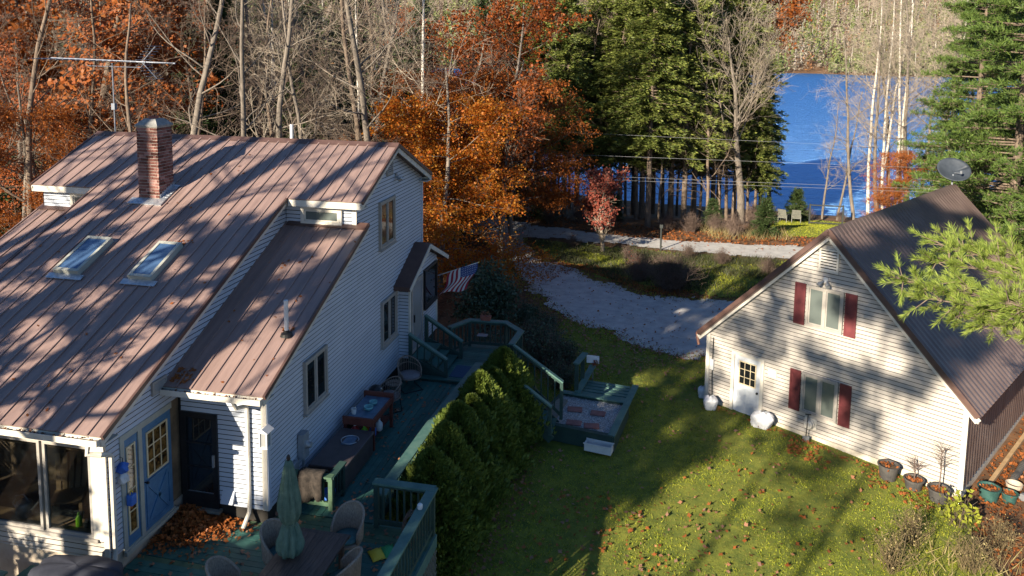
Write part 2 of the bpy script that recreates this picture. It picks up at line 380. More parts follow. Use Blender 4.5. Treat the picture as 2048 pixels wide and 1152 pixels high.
# lake
m = mat('lake_water', (.014, .105, .31), rough=.5, spec=.05); nt = m.node_tree; N = nt.nodes; L_ = nt.links
tc = N.new('ShaderNodeTexCoord'); mp = N.new('ShaderNodeMapping'); mp.inputs['Scale'].default_value = (.28, 1.25, 1); mp.inputs['Rotation'].default_value = (0, 0, .25)
L_.new(tc.outputs['Object'], mp.inputs[0]); n1 = N.new('ShaderNodeTexNoise'); n1.inputs['Scale'].default_value = 1.0; n1.inputs['Detail'].default_value = 6; n1.inputs['Roughness'].default_value = .65
L_.new(mp.outputs[0], n1.inputs['Vector']); bp = N.new('ShaderNodeBump'); bp.inputs['Strength'].default_value = 1; bp.inputs['Distance'].default_value = 1.8
L_.new(n1.outputs[0], bp.inputs['Height']); L_.new(bp.outputs[0], N['Principled BSDF'].inputs['Normal'])
gl_ = N.new('ShaderNodeBsdfGlossy'); gl_.inputs['Color'].default_value = (.28, .55, 1, 1); gl_.inputs['Roughness'].default_value = .3; L_.new(bp.outputs[0], gl_.inputs['Normal'])
mx = N.new('ShaderNodeMixShader'); mx.inputs[0].default_value = .45; L_.new(N['Principled BSDF'].outputs[0], mx.inputs[1]); L_.new(gl_.outputs[0], mx.inputs[2]); L_.new(mx.outputs[0], N['Material Output'].inputs[0])
mb = MB(); mb.quad((-250, 40, LAKE), (450, 40, LAKE), (450, 500, LAKE), (-250, 500, LAKE)); setp(mb.build('lake', 'lake_water'), kind='structure')

def inpoly(x, y, poly):
    c = np.zeros(x.shape, bool); n = len(poly)
    for i in range(n):
        x1, y1 = poly[i-1]; x2, y2 = poly[i]
        if y1 == y2: continue
        c ^= ((y1 > y) != (y2 > y)) & (x < (x2-x1)*(y-y1)/(y2-y1)+x1)
    return c
def wob(x, y, a=1.): return a*(.5*np.sin(x*2.1+1.3*np.sin(y*1.7))+.3*np.sin(x*5.3+y*3.1)+.2*np.sin(y*9.1-x*7.7))
def sheet(name, poly, dz, res, m, amp=.2, kind='structure'):
    p = np.array(poly); x0, y0 = p.min(0)-1; x1, y1 = p.max(0)+1
    gx = np.arange(x0, x1, res); gy = np.arange(y0, y1, res); X, Y = np.meshgrid(gx, gy)
    cx = X[:-1, :-1]+res/2; cy = Y[:-1, :-1]+res/2
    keep = inpoly(cx+amp*wob(cx, cy), cy+amp*wob(cy+3, cx), poly)
    idx = np.arange(X.size).reshape(X.shape)
    F = np.stack([idx[:-1, :-1], idx[:-1, 1:], idx[1:, 1:], idx[1:, :-1]], -1)[keep]
    Z = hgt(X, Y)+dz
    jx = rng.uniform(-.42, .42, X.shape)*res; jy = rng.uniform(-.42, .42, X.shape)*res
    v = np.stack([X+jx, Y+jy, Z], -1).reshape(-1, 3)
    used, inv = np.unique(F.ravel(), return_inverse=True)
    o = link(name, npmesh(name, v[used], inv.reshape(-1, 4), m, True)); return setp(o, kind=kind)
mat('lawn', (.055, .085, .012), (.19, .205, .024), scale=2.6, rough=.95, bump=.7, bscale=30, detail=10, ramp=(.3, .72))
mat('gravel', (.29, .29, .295), (.48, .475, .465), scale=2.2, rough=.95, bump=.6, bscale=40, detail=14, ramp=(.28, .72))
LAWN = [(3.0, -6), (13.5, -6), (15.2, 2), (14.8, 5.5), (15.1, 6.9), (12, 10), (9.4, 11.8), (9.8, 13.2), (9.2, 15.0), (7.0, 15.5), (5.4, 16.8), (3.6, 18.0), (2.9, 16.5), (2.2, 14), (.8, 11.5), (1.4, 5), (2, 0)]
sheet('lawn', LAWN, .03, .16, 'lawn', .25)
DRIVE = [(-4.6, 33.0), (-2.9, 30.2), (-1.6, 28.2), (-.5, 25.8), (.5, 23.5), (1.6, 21.0), (2.6, 19.1), (3.8, 17.7), (5.6, 16.6), (7.0, 15.4), (8.3, 14.9), (9.3, 15.2), (9.6, 13), (10.5, 12.5), (12, 16), (15, 22.4), (10.4, 22.3), (8.1, 21.9), (6.4, 22.2), (5, 23), (3.9, 24), (2.9, 25.9), (1.2, 26.6), (-.2, 28.9), (-1.2, 31.6), (-1.6, 34.5)]
sheet('driveway', DRIVE, .045, .12, 'gravel', .38)
ROAD = [(-30, 44), (-14, 40), (-5.5, 33.6), (-4.2, 31.2), (-1.2, 31.5), (2.5, 31.3), (5.1, 31.2), (6.9, 30.7), (12, 30.2), (20, 30.5), (40, 32), (40, 34.5), (20, 33.4), (12.2, 33.2), (6, 33), (2.4, 33.5), (-.5, 34.5), (-3.5, 36.2), (-8, 39), (-14, 43), (-30, 47)]
sheet('road', ROAD, .06, .22, 'gravel', .3)
ISLAND = [(1.8, 27), (3.2, 26.2), (4.4, 24.4), (6.5, 22.8), (10, 22.7), (18, 23), (22, 29.5), (12, 29.9), (6.8, 30.2), (2.5, 30.9), (-.6, 31.0), (.2, 29.3)]
sheet('grass_island', ISLAND, .035, .2, 'lawn', .3)
LAKELAWN = [(14.2, 35.5), (19, 36.5), (23, 40), (23, 45), (18.5, 46.6), (15.5, 45.8), (14.5, 42), (13.8, 38)]
sheet('lakeside_lawn', LAKELAWN, .04, .3, 'lawn', .3)
# ------------------------------------------------------------------ house
SL = .4425; YR, ZR = 6.771, 6.557; OX = .28; XL = -9.15; XS = -1.72; XM = -7.2; YM = -2.336; YD = 4.247
YL, ZL = -.514, 2.638; SL2 = .4233; YU = 4.55
def zmain(y): return ZR-SL*(YR-y)
def zlow(y): return ZL+SL2*(y-YL)
house = thing('house', 'large grey sided house with ribbed brown metal roof, brick chimney and skylights', 'house', (0, 0, 0))
def roof_face(name, x0, x1, yt, zt, yb, zb, w=.305, th=.13):
    """sheathing slab plus one metal panel per rib bay"""
    mb = MB(); mb.prism([(x0+.02, yt, zt-.006), (x0+.02, yb, zb-.006), (x0+.02, yb, zb-th), (x0+.02, yt, zt-th)], (x1-x0-.04, 0, 0))
    r = mb.build(name, 'roof_trim', house)
    n = max(1, round((x1-x0)/w)); ww = (x1-x0)/n
    d = Vector((0, yb-yt, zb-zt)); nl = d.normalized(); nn = Vector((1, 0, 0)).cross(nl)
    if nn.z < 0: nn = -nn
    d = d+nl*.03
    p = MB()
    def strip(a, b, h0, h1):
        c = []
        for o, hh in ((Vector((0, 0, 0)), 0), (d, 0)):
            pass
        A = Vector((a, 0, 0)); B = Vector((b, 0, 0))
        p.hexa([A+nn*h0, B+nn*h0, B+nn*h0+d, A+nn*h0+d, A+nn*h1, B+nn*h1, B+nn*h1+d, A+nn*h1+d])
    strip(.001, ww-.001, -.004, .012); strip(-.012, .024, .012, .036)
    me = p.mesh('roof_panel', 'roof_metal')
    for i in range(n): link('roof_panel', me, r, (x0+i*ww, yt, zt))
    return r
roof = roof_face('roof', XM, XS, YR, ZR, YM, zmain(YM))
roof_r = roof_face('roof', XS+.002, OX, YR, ZR, YD, zmain(YD))
roof_l = roof_face('roof', XL, XM-.002, YR, ZR, YD, zmain(YD))
low_r = roof_face('lower_roof', XS-.17, OX, YU+.05, zlow(YU+.05), YL, ZL)
low_l = roof_face('lower_roof', XL, XM+.15, YU+.05, zlow(YU+.05), YL, ZL)
back = roof_face('back_roof', XL, OX, YR, ZR-.002, 9.71, 5.314)
# ridge cap
mb = MB(); 
mb.prism([(XL-.02, YR-.16, ZR-.045), (XL-.02, YR, ZR+.06), (XL-.02, YR+.16, ZR-.045), (XL-.02, YR, ZR+.02)], (OX-XL+.04, 0, 0)); mb.build('ridge_cap', 'roof_trim', house)
# rake trims : brown drip edge over white fascia board
def rake(x, y0, z0, y1, z1, side=1, h=.15):
    mb = MB(); mb.beam((x, y0, z0-.01), (x, y1, z1-.01), .05, .09); mb.build('rake_edge', 'roof_trim', house)
    mb = MB(); mb.beam((x-.03*side, y0, z0-.12), (x-.03*side, y1, z1-.12), .03, h); mb.build('rake_board', 'trim_white', house)
rake(OX, YR+.0, ZR+.0, YD-.03, zmain(YD)-.01); rake(OX, YR+.01, ZR, 9.74, 5.30)
rake(OX, YU+.08, zlow(YU+.08), YL-.03, ZL-.01); rake(XS, YD+.05, zmain(YD+.05), YM-.03, zmain(YM)-.01, h=.12)
rake(XL, YR, ZR, YD-.03, zmain(YD)-.01, -1); rake(XL, YR, ZR, 9.74, 5.3, -1); rake(XM, YD+.05, zmain(YD+.05), YM-.03, zmain(YM)-.01, -1)
# eave fascias
for (a, b, y, z, m, h) in ((XM, XS-.02, YM, zmain(YM), 'trim_white', .17), (XS-.15, OX-.03, YL, ZL, 'trim_white', .15), (XS+.03, OX-.03, YD, zmain(YD), 'trim_white', .17), (XL, XM-.03, YD, zmain(YD), 'trim_white', .17), (XL, OX, 9.68, 5.31, 'trim_white', .17)):
    sg_ = 1 if y > 9 else -1; mb = MB(); mb.box(a, b, min(y+sg_*.024, y+sg_*.002), max(y+sg_*.024, y+sg_*.002), z-.02-h, z-.028); mb.build('fascia', m, house)
    mb = MB(); mb.box(a, b, min(y, y-sg_*.4), max(y, y-sg_*.4), z-h-.02, z-h+.0); mb.build('soffit', 'trim_white', house)
# clerestory flashing strip where the lower roofs start
for a, b in ((XS-.1, OX), (XL, XM+.1)):
    mb = MB(); mb.beam((a, YU-.08, zlow(YU-.08)+.05), (b, YU-.08, zlow(YU-.08)+.05), .26, .02, (0, -SL2, 1)); mb.build('flashing', 'roof_trim', house)
# walls
WR = Wall((0, 0, 0), (0, 1, 0), (1, 0, 0)); WX = Wall((-1.9, 0, 0), (0, 1, 0), (1, 0, 0))
W0 = Wall((0, 0, 0), (1, 0, 0), (0, -1, 0)); WS = Wall((0, -2.1, 0), (1, 0, 0), (0, -1, 0)); WC = Wall((0, 4.5, 0), (1, 0, 0), (0, -1, 0))
wr = siding(WR, [[(0, 0), (9.6, 0), (9.6, zlow(0)-.12+2.6), (9.6, 5.25), (YR, ZR-.1), (4.5, zmain(4.5)-.1), (4.5, zlow(4.5)), (4.5, 2.7), (0, 2.7)][0:2]+[(9.6, 2.7), (0, 2.7)],
      [(0, 2.7), (4.5, 2.7), (4.5, zlow(4.5)-.08), (0, zlow(0)-.08)], [(4.5, 2.7), (9.6, 2.7), (9.6, 5.25), (YR, ZR-.1), (4.5, zmain(4.5)-.1)]]).build('wall', 'siding', house, kind='stuff')
ws = siding(WX, [[(-2.08, .05), (-1.76, .05), (-1.76, 2.2), (-2.08, 2.2)], [(-2.08, 2.2), (0, 2.2), (0, zmain(0)-.1), (-2.08, zmain(-2.08)-.1)], [(0, 2.45), (4.5, 2.45+SL2*4.5), (4.5, zmain(4.5)-.1), (0, zmain(0)-.1)]]).build('wall', 'siding', house, kind='stuff')
siding(Wall((XM+.15, 0, 0), (0, 1, 0), (-1, 0, 0)), [[(0, 2.2), (4.5, 2.2+SL2*4.5), (4.5, zmain(4.5)-.1), (0, zmain(0)-.1)], [(-2.08, .05), (0, .05), (0, zmain(0)-.1), (-2.08, zmain(-2.08)-.1)]]).build('wall', 'siding', house, kind='stuff')
siding(W0, [[(-1.87, 0), (-.02, 0), (-.02, 2.55), (-1.87, 2.55)], [(XL+.1, 0), (XM+.13, 0), (XM+.13, 2.55), (XL+.1, 2.55)]]).build('wall', 'siding', house, kind='stuff')
siding(WC, [[(-1.88, 4.5), (-.02, 4.5), (-.02, 5.45), (-1.88, 5.45)], [(XL+.12, 4.5), (XM+.13, 4.5), (XM+.13, 5.45), (XL+.12, 5.45)]]).build('wall', 'siding', house, kind='stuff')
# plain bodies behind the siding so nothing is hollow
mb = MB(); mb.prism([(-.03, .03, -.5), (-.03, 9.57, -.5), (-.03, 9.57, 5.15), (-.03, YR, ZR-.16), (-.03, 4.53, zmain(4.53)-.16), (-.03, 4.53, zlow(4.53)-.16), (-.03, .03, zlow(.03)-.16)], (XL+.2, 0, 0)); mb.build('wall_core', 'interior_dark', house)
siding(Wall((XL+.1, 0, 0), (0, 1, 0), (-1, 0, 0)), [[(0, 0), (9.6, 0), (9.6, 2.7), (0, 2.7)], [(4.5, 2.7), (9.6, 2.7), (9.6, 5.25), (YR, ZR-.1), (4.5, zmain(4.5)-.1)], [(0, 2.7), (4.5, 2.7), (4.5, zlow(4.5)-.08), (0, zlow(0)-.08)]]).build('wall', 'siding', house, kind='stuff')
siding(Wall((0, 9.6, 0), (-1, 0, 0), (0, 1, 0)), [[(.02, 0), (9.0, 0), (9.0, 5.25), (.02, 5.25)]]).build('wall', 'siding', house, kind='stuff')
# foundation
mb = MB(); mb.box(-.09, -.031, .05, 9.55, -2.1, .01); mb.build('foundation', 'block', house)
mb = MB(); mb.box(-9, -.1, .08, .14, -2.1, -.01); mb.build('foundation', 'stucco', house)
mb = MB(); mb.box(XM+.2, -1.94, -2.06, -1.95, -2.1, .06); mb.build('foundation', 'stucco', house)
mb = MB(); mb.box(-1.98, -1.93, -2.0, .07, -2.1, .06); mb.build('foundation', 'stucco', house)
# corner boards
for a in ((WR, -.012, .09, 0, 2.62, -.02, .028), (W0, -.1, .012, 0, 2.5, 0, .026), (WR, 9.53, 9.63, 0, 5.2, -.02, .028), (WC, -.1, .012, 4.7, 5.4, 0, .026)):
    mb = MB(); a[0].bx(mb, *a[1:]); mb.build('corner_board', 'trim_white' if a[0] is not WR else 'siding', house)
# windows in the right wall
window(house, WR, 5.95, 7.08, 3.80, 5.10); window(house, WR, 6.05, 7.19, 1.04, 2.33); window(house, WR, 1.54, 2.63, 1.27, 2.45)
# clerestory windows
window(house, WC, -1.46, -.36, 4.76, 5.22, frame='trim_white', pane='glass_curtain', mull=False, t=.09, sill=False)
window(house, WC, -8.15, -7.15, 4.76, 5.22, frame='trim_white', pane='glass_curtain', mull=False, t=.08, sill=False)
# gable vents
def vent(wall, u0, u1, z0, z1, parent, fm='trim_taupe', n=6, d=.02):
    mb = MB(); wall.ring(mb, u0, u1, z0, z1, .05, 0, d+.03); o = mb.build('gable_vent', fm, parent)
    mb = MB(); wall.bx(mb, u0+.04, u1-.04, z0+.04, z1-.04, 0, d+.002); mb.build('vent_back', 'interior_dark', o)
    h = (z1-z0-.1)/n
    for i in range(n):
        mb = MB(); z = z0+.05+i*h
        mb.hexa([wall.P(u0+.05, z, d+.03), wall.P(u1-.05, z, d+.03), wall.P(u1-.05, z+.012, d+.03), wall.P(u0+.05, z+.012, d+.03), wall.P(u0+.05, z+h*.42, d+.012), wall.P(u1-.05, z+h*.42, d+.012), wall.P(u1-.05, z+h*.42+.012, d+.012), wall.P(u0+.05, z+h*.42+.012, d+.012)])
        mb.build('slat', fm, o)
vent(WR, 6.52, 6.98, 5.72, 6.15, house); vent(WX, -.85, -.42, 2.55, 2.82, house, n=5)
# flood light on the gable
def flood(parent, wall, u, z, m1='grey_metal', m2='white_plastic', s=1.):
    mb = MB(); wall.bx(mb, u-.06*s, u+.06*s, z-.08*s, z+.08*s, 0, .05); o = mb.build('flood_light', m1, parent)
    for k in (-1, 1):
        a = wall.P(u+.05*k*s, z-.03, .06); b = wall.P(u+.14*k*s, z-.13*s, .22*s)
        mb = MB(); mb.tube([a, a.lerp(b, .4), a.lerp(b, .5), b], [.025*s, .03*s, .05*s, .065*s], 10); mb.build('lamp_head', m2, o, smooth=False)
    return o
flood(house, WR, 7.25, 5.62, s=.8, m2='galvanised')
# meter box, feeder, low vents on the right wall
mb = MB(); WR.bx(mb, 1.22, 1.46, .42, .98, .02, .17); mt = mb.build('meter_box', 'grey_metal', house, bevel=.012)
mb = MB(); c = WR.P(1.34, .72, .17); mb.tube([c, c+V(.03, 0, 0), c+V(.04, 0, 0), c+V(.11, 0, 0)], [.085, .085, .07, .06], 16); mb.build('meter_dial', 'galvanised', mt)
mb = MB(); mb.tube([WR.P(1.34, .42, .09), WR.P(1.34, -.3, .09)], .035, 10); mb.build('conduit', 'grey_metal', mt)
mb = MB(); WR.bx(mb, .92, 1.12, .18, .48, .02, .10); mb.build('junction_box', 'grey_metal', house, bevel=.01)
# bird feeder is a thing of its own
fe = thing('bird_feeder', 'small white house-shaped bird feeder mounted at the front corner of the house', 'bird feeder', (.06, -.16, 1.42))
mb = MB(); mb.box(-.09, .09, -.09, .09, 0, .03); mb.build('tray', 'white_plastic', fe)
for sx in (-1, 1):
    for sy in (-1, 1):
        mb = MB(); mb.box(sx*.075-.012, sx*.075+.012, sy*.075-.012, sy*.075+.012, .03, .34); mb.build('post', 'white_plastic', fe)
mb = MB(); mb.box(-.065, .065, -.065, .065, .03, .33); mb.build('seed_tube', 'glass_frost', fe)
mb = MB(); mb.prism([(-.13, -.13, .34), (.13, -.13, .34), (0, -.13, .42)], (0, .26, 0)); mb.build('roof', 'white_plastic', fe)
mb = MB(); mb.beam((-.02, .10, .2), (-.05, .16, .2), .03, .03); mb.build('bracket', 'grey_metal', fe)
# vestibule
VF = Wall((.32, 0, 0), (0, 1, 0), (1, 0, 0)); VL = Wall((0, 7.5, 0), (1, 0, 0), (0, -1, 0))
siding(VF, [[(8.72, .2), (10.1, .2), (10.1, 1.3), (8.72, 1.3)], [(7.5, 2.42), (10.1, 2.42), (10.1, 2.62), (8.9, 3.12), (7.5, 2.62)]]).build('wall', 'siding', house, kind='stuff')
siding(VL, [[(.0, .2), (.31, .2), (.31, 2.6), (0, 2.6)]]).build('wall', 'siding', house, kind='stuff')
siding(Wall((0, 10.1, 0), (1, 0, 0), (0, 1, 0)), [[(-2, .2), (.31, .2), (.31, 2.6), (-2, 2.6)]]).build('wall', 'siding', house, kind='stuff')
mb = MB(); mb.box(-1.9, .29, 7.53, 10.07, -.4, 2.55); mb.prism([(.29, 7.53, 2.55), (.29, 10.07, 2.55), (.29, 8.9, 3.08)], (-2.1, 0, 0)); mb.build('wall_core', 'interior_dark', house)
for (ya, yb_, zb) in ((8.9, 7.05, 2.47), (8.9, 10.8, 2.47)):
    mb = MB(); mb.prism([(-2.4, ya, 3.32), (-2.4, yb_, zb), (-2.4, yb_, zb-.12), (-2.4, ya, 3.18)], (2.9, 0, 0)); r_ = mb.build('porch_roof', 'roof_trim', house)
    mb = MB(); mb.beam((.51, ya, 3.22), (.51, yb_, zb-.09), .025, .12); mb.build('rake_board', 'trim_white', r_)
mb = MB(); VF.bx(mb, 7.48, 7.57, .2, 2.5, -.02, .03); mb.build('corner_board', 'trim_white', house)
mb = MB(); VF.bx(mb, 10.03, 10.12, .2, 2.5, -.02, .03); mb.build('corner_board', 'trim_white', house)
dr = MB(); VF.ring(dr, 7.6, 8.62, .28, 2.44, .08, 0, .05); dr = dr.build('porch_door', 'trim_taupe', house)
mb = MB(); VF.bx(mb, 7.68, 8.54, .36, .62, 0, .035); mb.build('kick_panel', 'grey_metal', dr)
mb = MB(); VF.ring(mb, 7.69, 8.53, .62, 2.35, .06, 0, .045); mb.build('door_frame', 'grey_metal', dr)
mb = MB(); VF.bx(mb, 7.73, 8.49, .66, 2.3, 0, .03); mb.build('pane', 'glass_frost', dr)
mb = MB(); VF.bx(mb, 7.755, 7.785, 1.2, 1.42, .045, .085); mb.build('handle', 'black_paint', dr)
window(house, VF, 8.74, 9.98, 1.28, 2.48, frame='black_paint', pane='glass_dark', mull=False, t=.05)
# blue entry door with sidelight in the strip wall
mb = MB()
WX.bx(mb, -1.76, -1.66, -.02, 2.2, 0, .03); WX.bx(mb, -1.66, -.3, 2.08, 2.2, 0, .03); WX.bx(mb, -1.28, -1.18, .0, 2.08, 0, .028); WX.bx(mb, -1.76, -.25, -.1, -.02, 0, .07)
WX.bx(mb, -1.66, -.28, -.02, .0, 0, .03)
fr = mb.build('door_frame', 'trim_green_grey', house)
def lites(parent, wall, u0, u1, z0, z1, nu, nz, pane, mm='cream_paint', d=.0, t=.02):
    mb = MB(); wall.ring(mb, u0, u1, z0, z1, t*1.6, d, d+.022)
    for i in range(1, nu): u = u0+(u1-u0)*i/nu; wall.bx(mb, u-t/2, u+t/2, z0+t, z1-t, d, d+.018)
    for j in range(1, nz): z = z0+(z1-z0)*j/nz; wall.bx(mb, u0+t, u1-t, z-t/2, z+t/2, d, d+.017)
    o = mb.build('window_grid', mm, parent)
    for i in range(nu):
        for j in range(nz):
            g = MB(); wall.bx(g, u0+(u1-u0)*i/nu+.012, u0+(u1-u0)*(i+1)/nu-.012, z0+(z1-z0)*j/nz+.012, z0+(z1-z0)*(j+1)/nz-.012, d, d+.008); g.build('pane', pane, o)
    return o
def slabpart(name, wall, u0, u1, z0, z1, d0, d1, m, parent):
    mb = MB(); wall.bx(mb, u0, u1, z0, z1, d0, d1); return mb.build(name, m, parent)
# note: lites() pieces hang on the door, so the door is a part and its grid a sub-part
bd = slabpart('entry_door', WX, -1.17, -.31, .0, 2.07, -.05, .0, 'blue_paint', house)
lites(bd, WX, -1.05, -.43, 1.02, 1.92, 3, 3, 'glass_sunlit_room')
for (a, b, c, d) in ((-1.05, .92, -.43, .12), (-1.05, .12, -.43, .92)):
    mb = MB(); mb.beam(WX.P(a, b, .012), WX.P(c, d, .012), .07, .024, (1, 0, 0)); mb.build('cross_brace', 'blue_paint', bd)
mb = MB(); WX.ring(mb, -1.1, -.38, .07, .97, .06, 0, .018); mb.build('panel_trim', 'blue_paint', bd)
mb = MB(); c = WX.P(-1.12, .98, .0); mb.tube([c, c+V(.05, 0, 0), c+V(.05, 0, 0), c+V(.09, 0, 0)], [.012, .012, .028, .022], 10); mb.build('knob', 'black_paint', bd)
sd = slabpart('sidelight', WX, -1.655, -1.285, .0, 2.07, -.05, .0, 'blue_paint', house)
lites(sd, WX, -1.60, -1.36, .22, 1.92, 1, 4, 'glass_sunlit_room')
# black storm door in the recess
bk = MB(); W0.ring(bk, -1.87, -1.06, -.1, 1.9, .11, 0, .05, tb=.30); bk = bk.build('storm_door', 'black_paint', house)
for a, b in ((.22, .74), (.77, 1.24), (1.27, 1.77)):
    slabpart('pane', W0, -1.76, -1.17, a, b, 0, .03, 'glass_dark', bk)
mb = MB(); W0.bx(mb, -1.76, -1.17, .74, .77, 0, .045); W0.bx(mb, -1.76, -1.17, 1.24, 1.27, 0, .045); mb.build('crossbar', 'black_paint', bk)
mb = MB(); W0.bx(mb, -1.16, -1.12, .8, 1.05, .05, .09); mb.build('handle', 'grey_metal', bk)
mb = MB(); W0.bx(mb, -1.9, -1.0, -.16, -.1, 0, .14); mb.build('door_sill', 'weathered', house)
# dryer flap beside the door, downspout, gutters
mb = MB(); mb.prism([W0.P(-.98, .32, .02), W0.P(-.72, .32, .02), W0.P(-.72, .08, .12), W0.P(-.98, .08, .12)], (0, .06, 0)); mb.build('vent_hood', 'siding', house)
def gutter(x0, x1, y, z):
    mb = MB(); mb.box(x0, x1, y-.11, y-.1, z-.12, z-.01); mb.box(x0, x1, y-.1, y-.012, z-.12, z-.11); mb.box(x0, x1, y-.012, y-.002, z-.12, z-.02)
    mb.box(x0, x0+.01, y-.1, y-.012, z-.11, z-.01); mb.box(x1-.01, x1, y-.1, y-.012, z-.11, z-.01)
    g = mb.build('gutter', 'trim_white', house)
    v = leafquads(np.stack([rng.uniform(x0+.03, x1-.03, int((x1-x0)*60)), rng.uniform(y-.09, y-.02, int((x1-x0)*60)), rng.uniform(z-.09, z-.0, int((x1-x0)*60))], -1), .06, (0, 0, 1), .8)
    setp(link('leaf_debris', npmesh('leaf_debris', *v, 'leaf_fallen'), g), kind='stuff')
def leafquads(c, size, bias=(0, 0, 1), k=.8, aspect=.62, jit=.35, curl=.0):
    """one diamond shaped quad per centre"""
    n = len(c); b = np.asarray(bias, float); b = b if b.ndim == 2 else np.tile(b, (n, 1))
    nn = b+k*rng.normal(size=(n, 3)); nn /= np.linalg.norm(nn, axis=1)[:, None]+1e-9
    t = rng.normal(size=(n, 3)); u = t-nn*(t*nn).sum(1)[:, None]; u /= np.linalg.norm(u, axis=1)[:, None]+1e-9
    w_ = np.cross(nn, u); s = (size*(1+jit*rng.uniform(-1, 1, n)))[:, None]/2
    P = np.stack([c-u*s, c+w_*s*aspect, c+u*s, c-w_*s*aspect], 1)
    if curl: P[:, 1] += nn*s*curl; P[:, 3] += nn*s*curl
    return P.reshape(-1, 3), np.arange(4*n).reshape(n, 4)
gutter(XM, XS-.03, YM-.025, zmain(YM)-.02); gutter(XS-.14, OX-.03, YL-.025, ZL-.02)
mb = MB(); mb.tube([(-.37, -.56, 2.5), (-.37, -.45, 2.3), (-.37, -.075, 2.18), (-.37, -.06, 2.05), (-.37, -.06, .1), (-.37, -.09, -.05), (-.37, -.32, -.24)], .042, 8); mb.build('downspout', 'trim_white', house)
mb = MB(); mb.tube([(-2.0, -2.36, 2.4), (-2.0, -2.40, 2.2), (-1.82, -2.3, 2.16), (-1.80, -2.16, 2.1), (-1.82, -2.05, 2.0), (-1.84, -2.04, .2), (-1.82, -2.1, .0), (-1.72, -2.2, -.2)], .045, 8); mb.build('downspout', 'trim_white', house)
# sunroom front wall
siding(WS, [[(-7.0, .05), (-1.9, .05), (-1.9, .40), (-7.0, .40)]]).build('wall', 'siding_tan', house, kind='stuff')
for a in ((-1.98, -1.88, .05, 2.25, 0, .03), (-2.2, -1.98, .4, 2.25, -.04, .012), (-7, -2.2, 2.16, 2.30, -.04, .02)):
    mb = MB(); WS.bx(mb, *a); mb.build('corner_board', 'trim_white', house)
mb = MB(); WS.bx(mb, -7.02, -2.1, .38, .44, -.06, .05); mb.build('window_sill', 'trim_taupe', house)
for a, b in ((-3.19, -2.2), (-4.3, -3.25), (-5.35, -4.36), (-6.4, -5.41)):
    o = MB(); WS.ring(o, a, b, .44, 2.16, .055, -.05, .012); o = o.build('sunroom_window', 'trim_taupe', house)
    slabpart('pane', WS, a+.05, b-.05, .49, 2.11, -.03, -.022, 'glass_clear', o)
mb = MB(); mb.box(-6.9, -1.95, -2.0, .02, -.05, .0); mb.build('sunroom_floor', 'interior', house)
mb = MB(); mb.box(-6.9, -1.95, -.02, .02, 0, 2.6); mb.box(-1.97, -1.95, -1.2, -.02, 0, 2.4); mb.build('sunroom_wall', 'interior', house)
mb = MB(); mb.box(-6.9, -2.2, -.3, -.05, .9, .93); mb.box(-4.4, -4.36, -.3, -.05, 0, .9); mb.box(-2.4, -2.36, -.3, -.05, 0, .9); mb.build('shelf', 'wood_light', house)
# things in the sunroom
t = thing('watering_can', 'grey metal watering can behind the left sunroom window', 'watering can', (-4.0, -1.75, .44))
mb = MB(); mb.box(-.6, .9, -.12, .3, -.03, 0); setp(one('window_bench', 'wood_light', lambda m: (m.box(-6.5, -2.1, -1.99, -1.6, .36, .40), m.box(-6.4, -6.35, -1.95, -1.65, 0, .36), m.box(-4.0, -3.95, -1.95, -1.65, 0, .36), m.box(-2.2, -2.15, -1.95, -1.65, 0, .36))), 'long low wooden bench under the sunroom windows', 'bench')
t.location = (-4.0, -1.75, .40)
mb = MB(); mb.lathe([(.13, 0), (.15, .02), (.14, .25), (.12, .28)], n=16); mb.build('body', 'galvanised', t, smooth=True)
mb = MB(); mb.tube([(.1, 0, .05), (.22, 0, .2), (.33, 0, .32), (.36, 0, .34)], [.025, .02, .018, .04], 8); mb.build('spout', 'galvanised', t)
mb = MB(); mb.tube(arc((0, 0, 0), .0, 0, 0, 1)[:0] + [V(-.13, 0, .06), V(-.24, 0, .2), V(-.18, 0, .36), V(0, 0, .42), V(.1, 0, .3)], .014, 6); mb.build('handle', 'galvanised', t)
t = thing('spray_bottle', 'lime green plastic bottle standing at the right sunroom window', 'bottle', (-2.78, -1.8, .40))
mb = MB(); mb.lathe([(.05, 0), (.055, .02), (.055, .15), (.03, .2), (.02, .22)], n=14); mb.build('body', 'lime', t, smooth=True)
mb = MB(); mb.lathe([(.024, .22), (.024, .26), (.01, .27)], n=10); mb.build('cap', 'lime', t)
for i, (dx, hh) in enumerate(((.16, .16), (.25, .19), (.33, .14))):
    t = thing('jar', ('leftmost', 'middle', 'rightmost')[i]+' of three small dark jars right of the lime bottle', 'jar', (-2.78+dx, -1.8, .40), group='dark jars in the sunroom')
    mb = MB(); mb.lathe([(.035, 0), (.038, .01), (.038, hh*.7), (.025, hh*.85)], n=10); mb.build('body', 'pot_dark', t)
    mb = MB(); mb.lathe([(.027, hh*.85), (.027, hh)], n=10); mb.build('lid', 'grey_metal', t)
t = thing('bucket', 'red and white plastic tub in the corner of the sunroom window', 'tub', (-2.34, -1.78, .40))
mb = MB(); mb.lathe([(.09, 0), (.11, .12)], n=14); mb.build('body', 'red', t); mb = MB(); mb.lathe([(.112, .12), (.115, .15), (.08, .19)], n=14); mb.build('lid', 'white_plastic', t)
t = thing('garden_chair', 'pale slatted garden chair standing inside the sunroom', 'chair', (-3.75, -.95, 0), .5)
for k in range(5): one('back_slat', 'wood_light', lambda m: m.beam((-.22+k*.11, .2, .4), (-.26+k*.13, .42, 1.05), .085, .02, (0, 1, 0)), t)
one('seat', 'wood_light', lambda m: m.box(-.28, .28, -.3, .22, .36, .4), t)
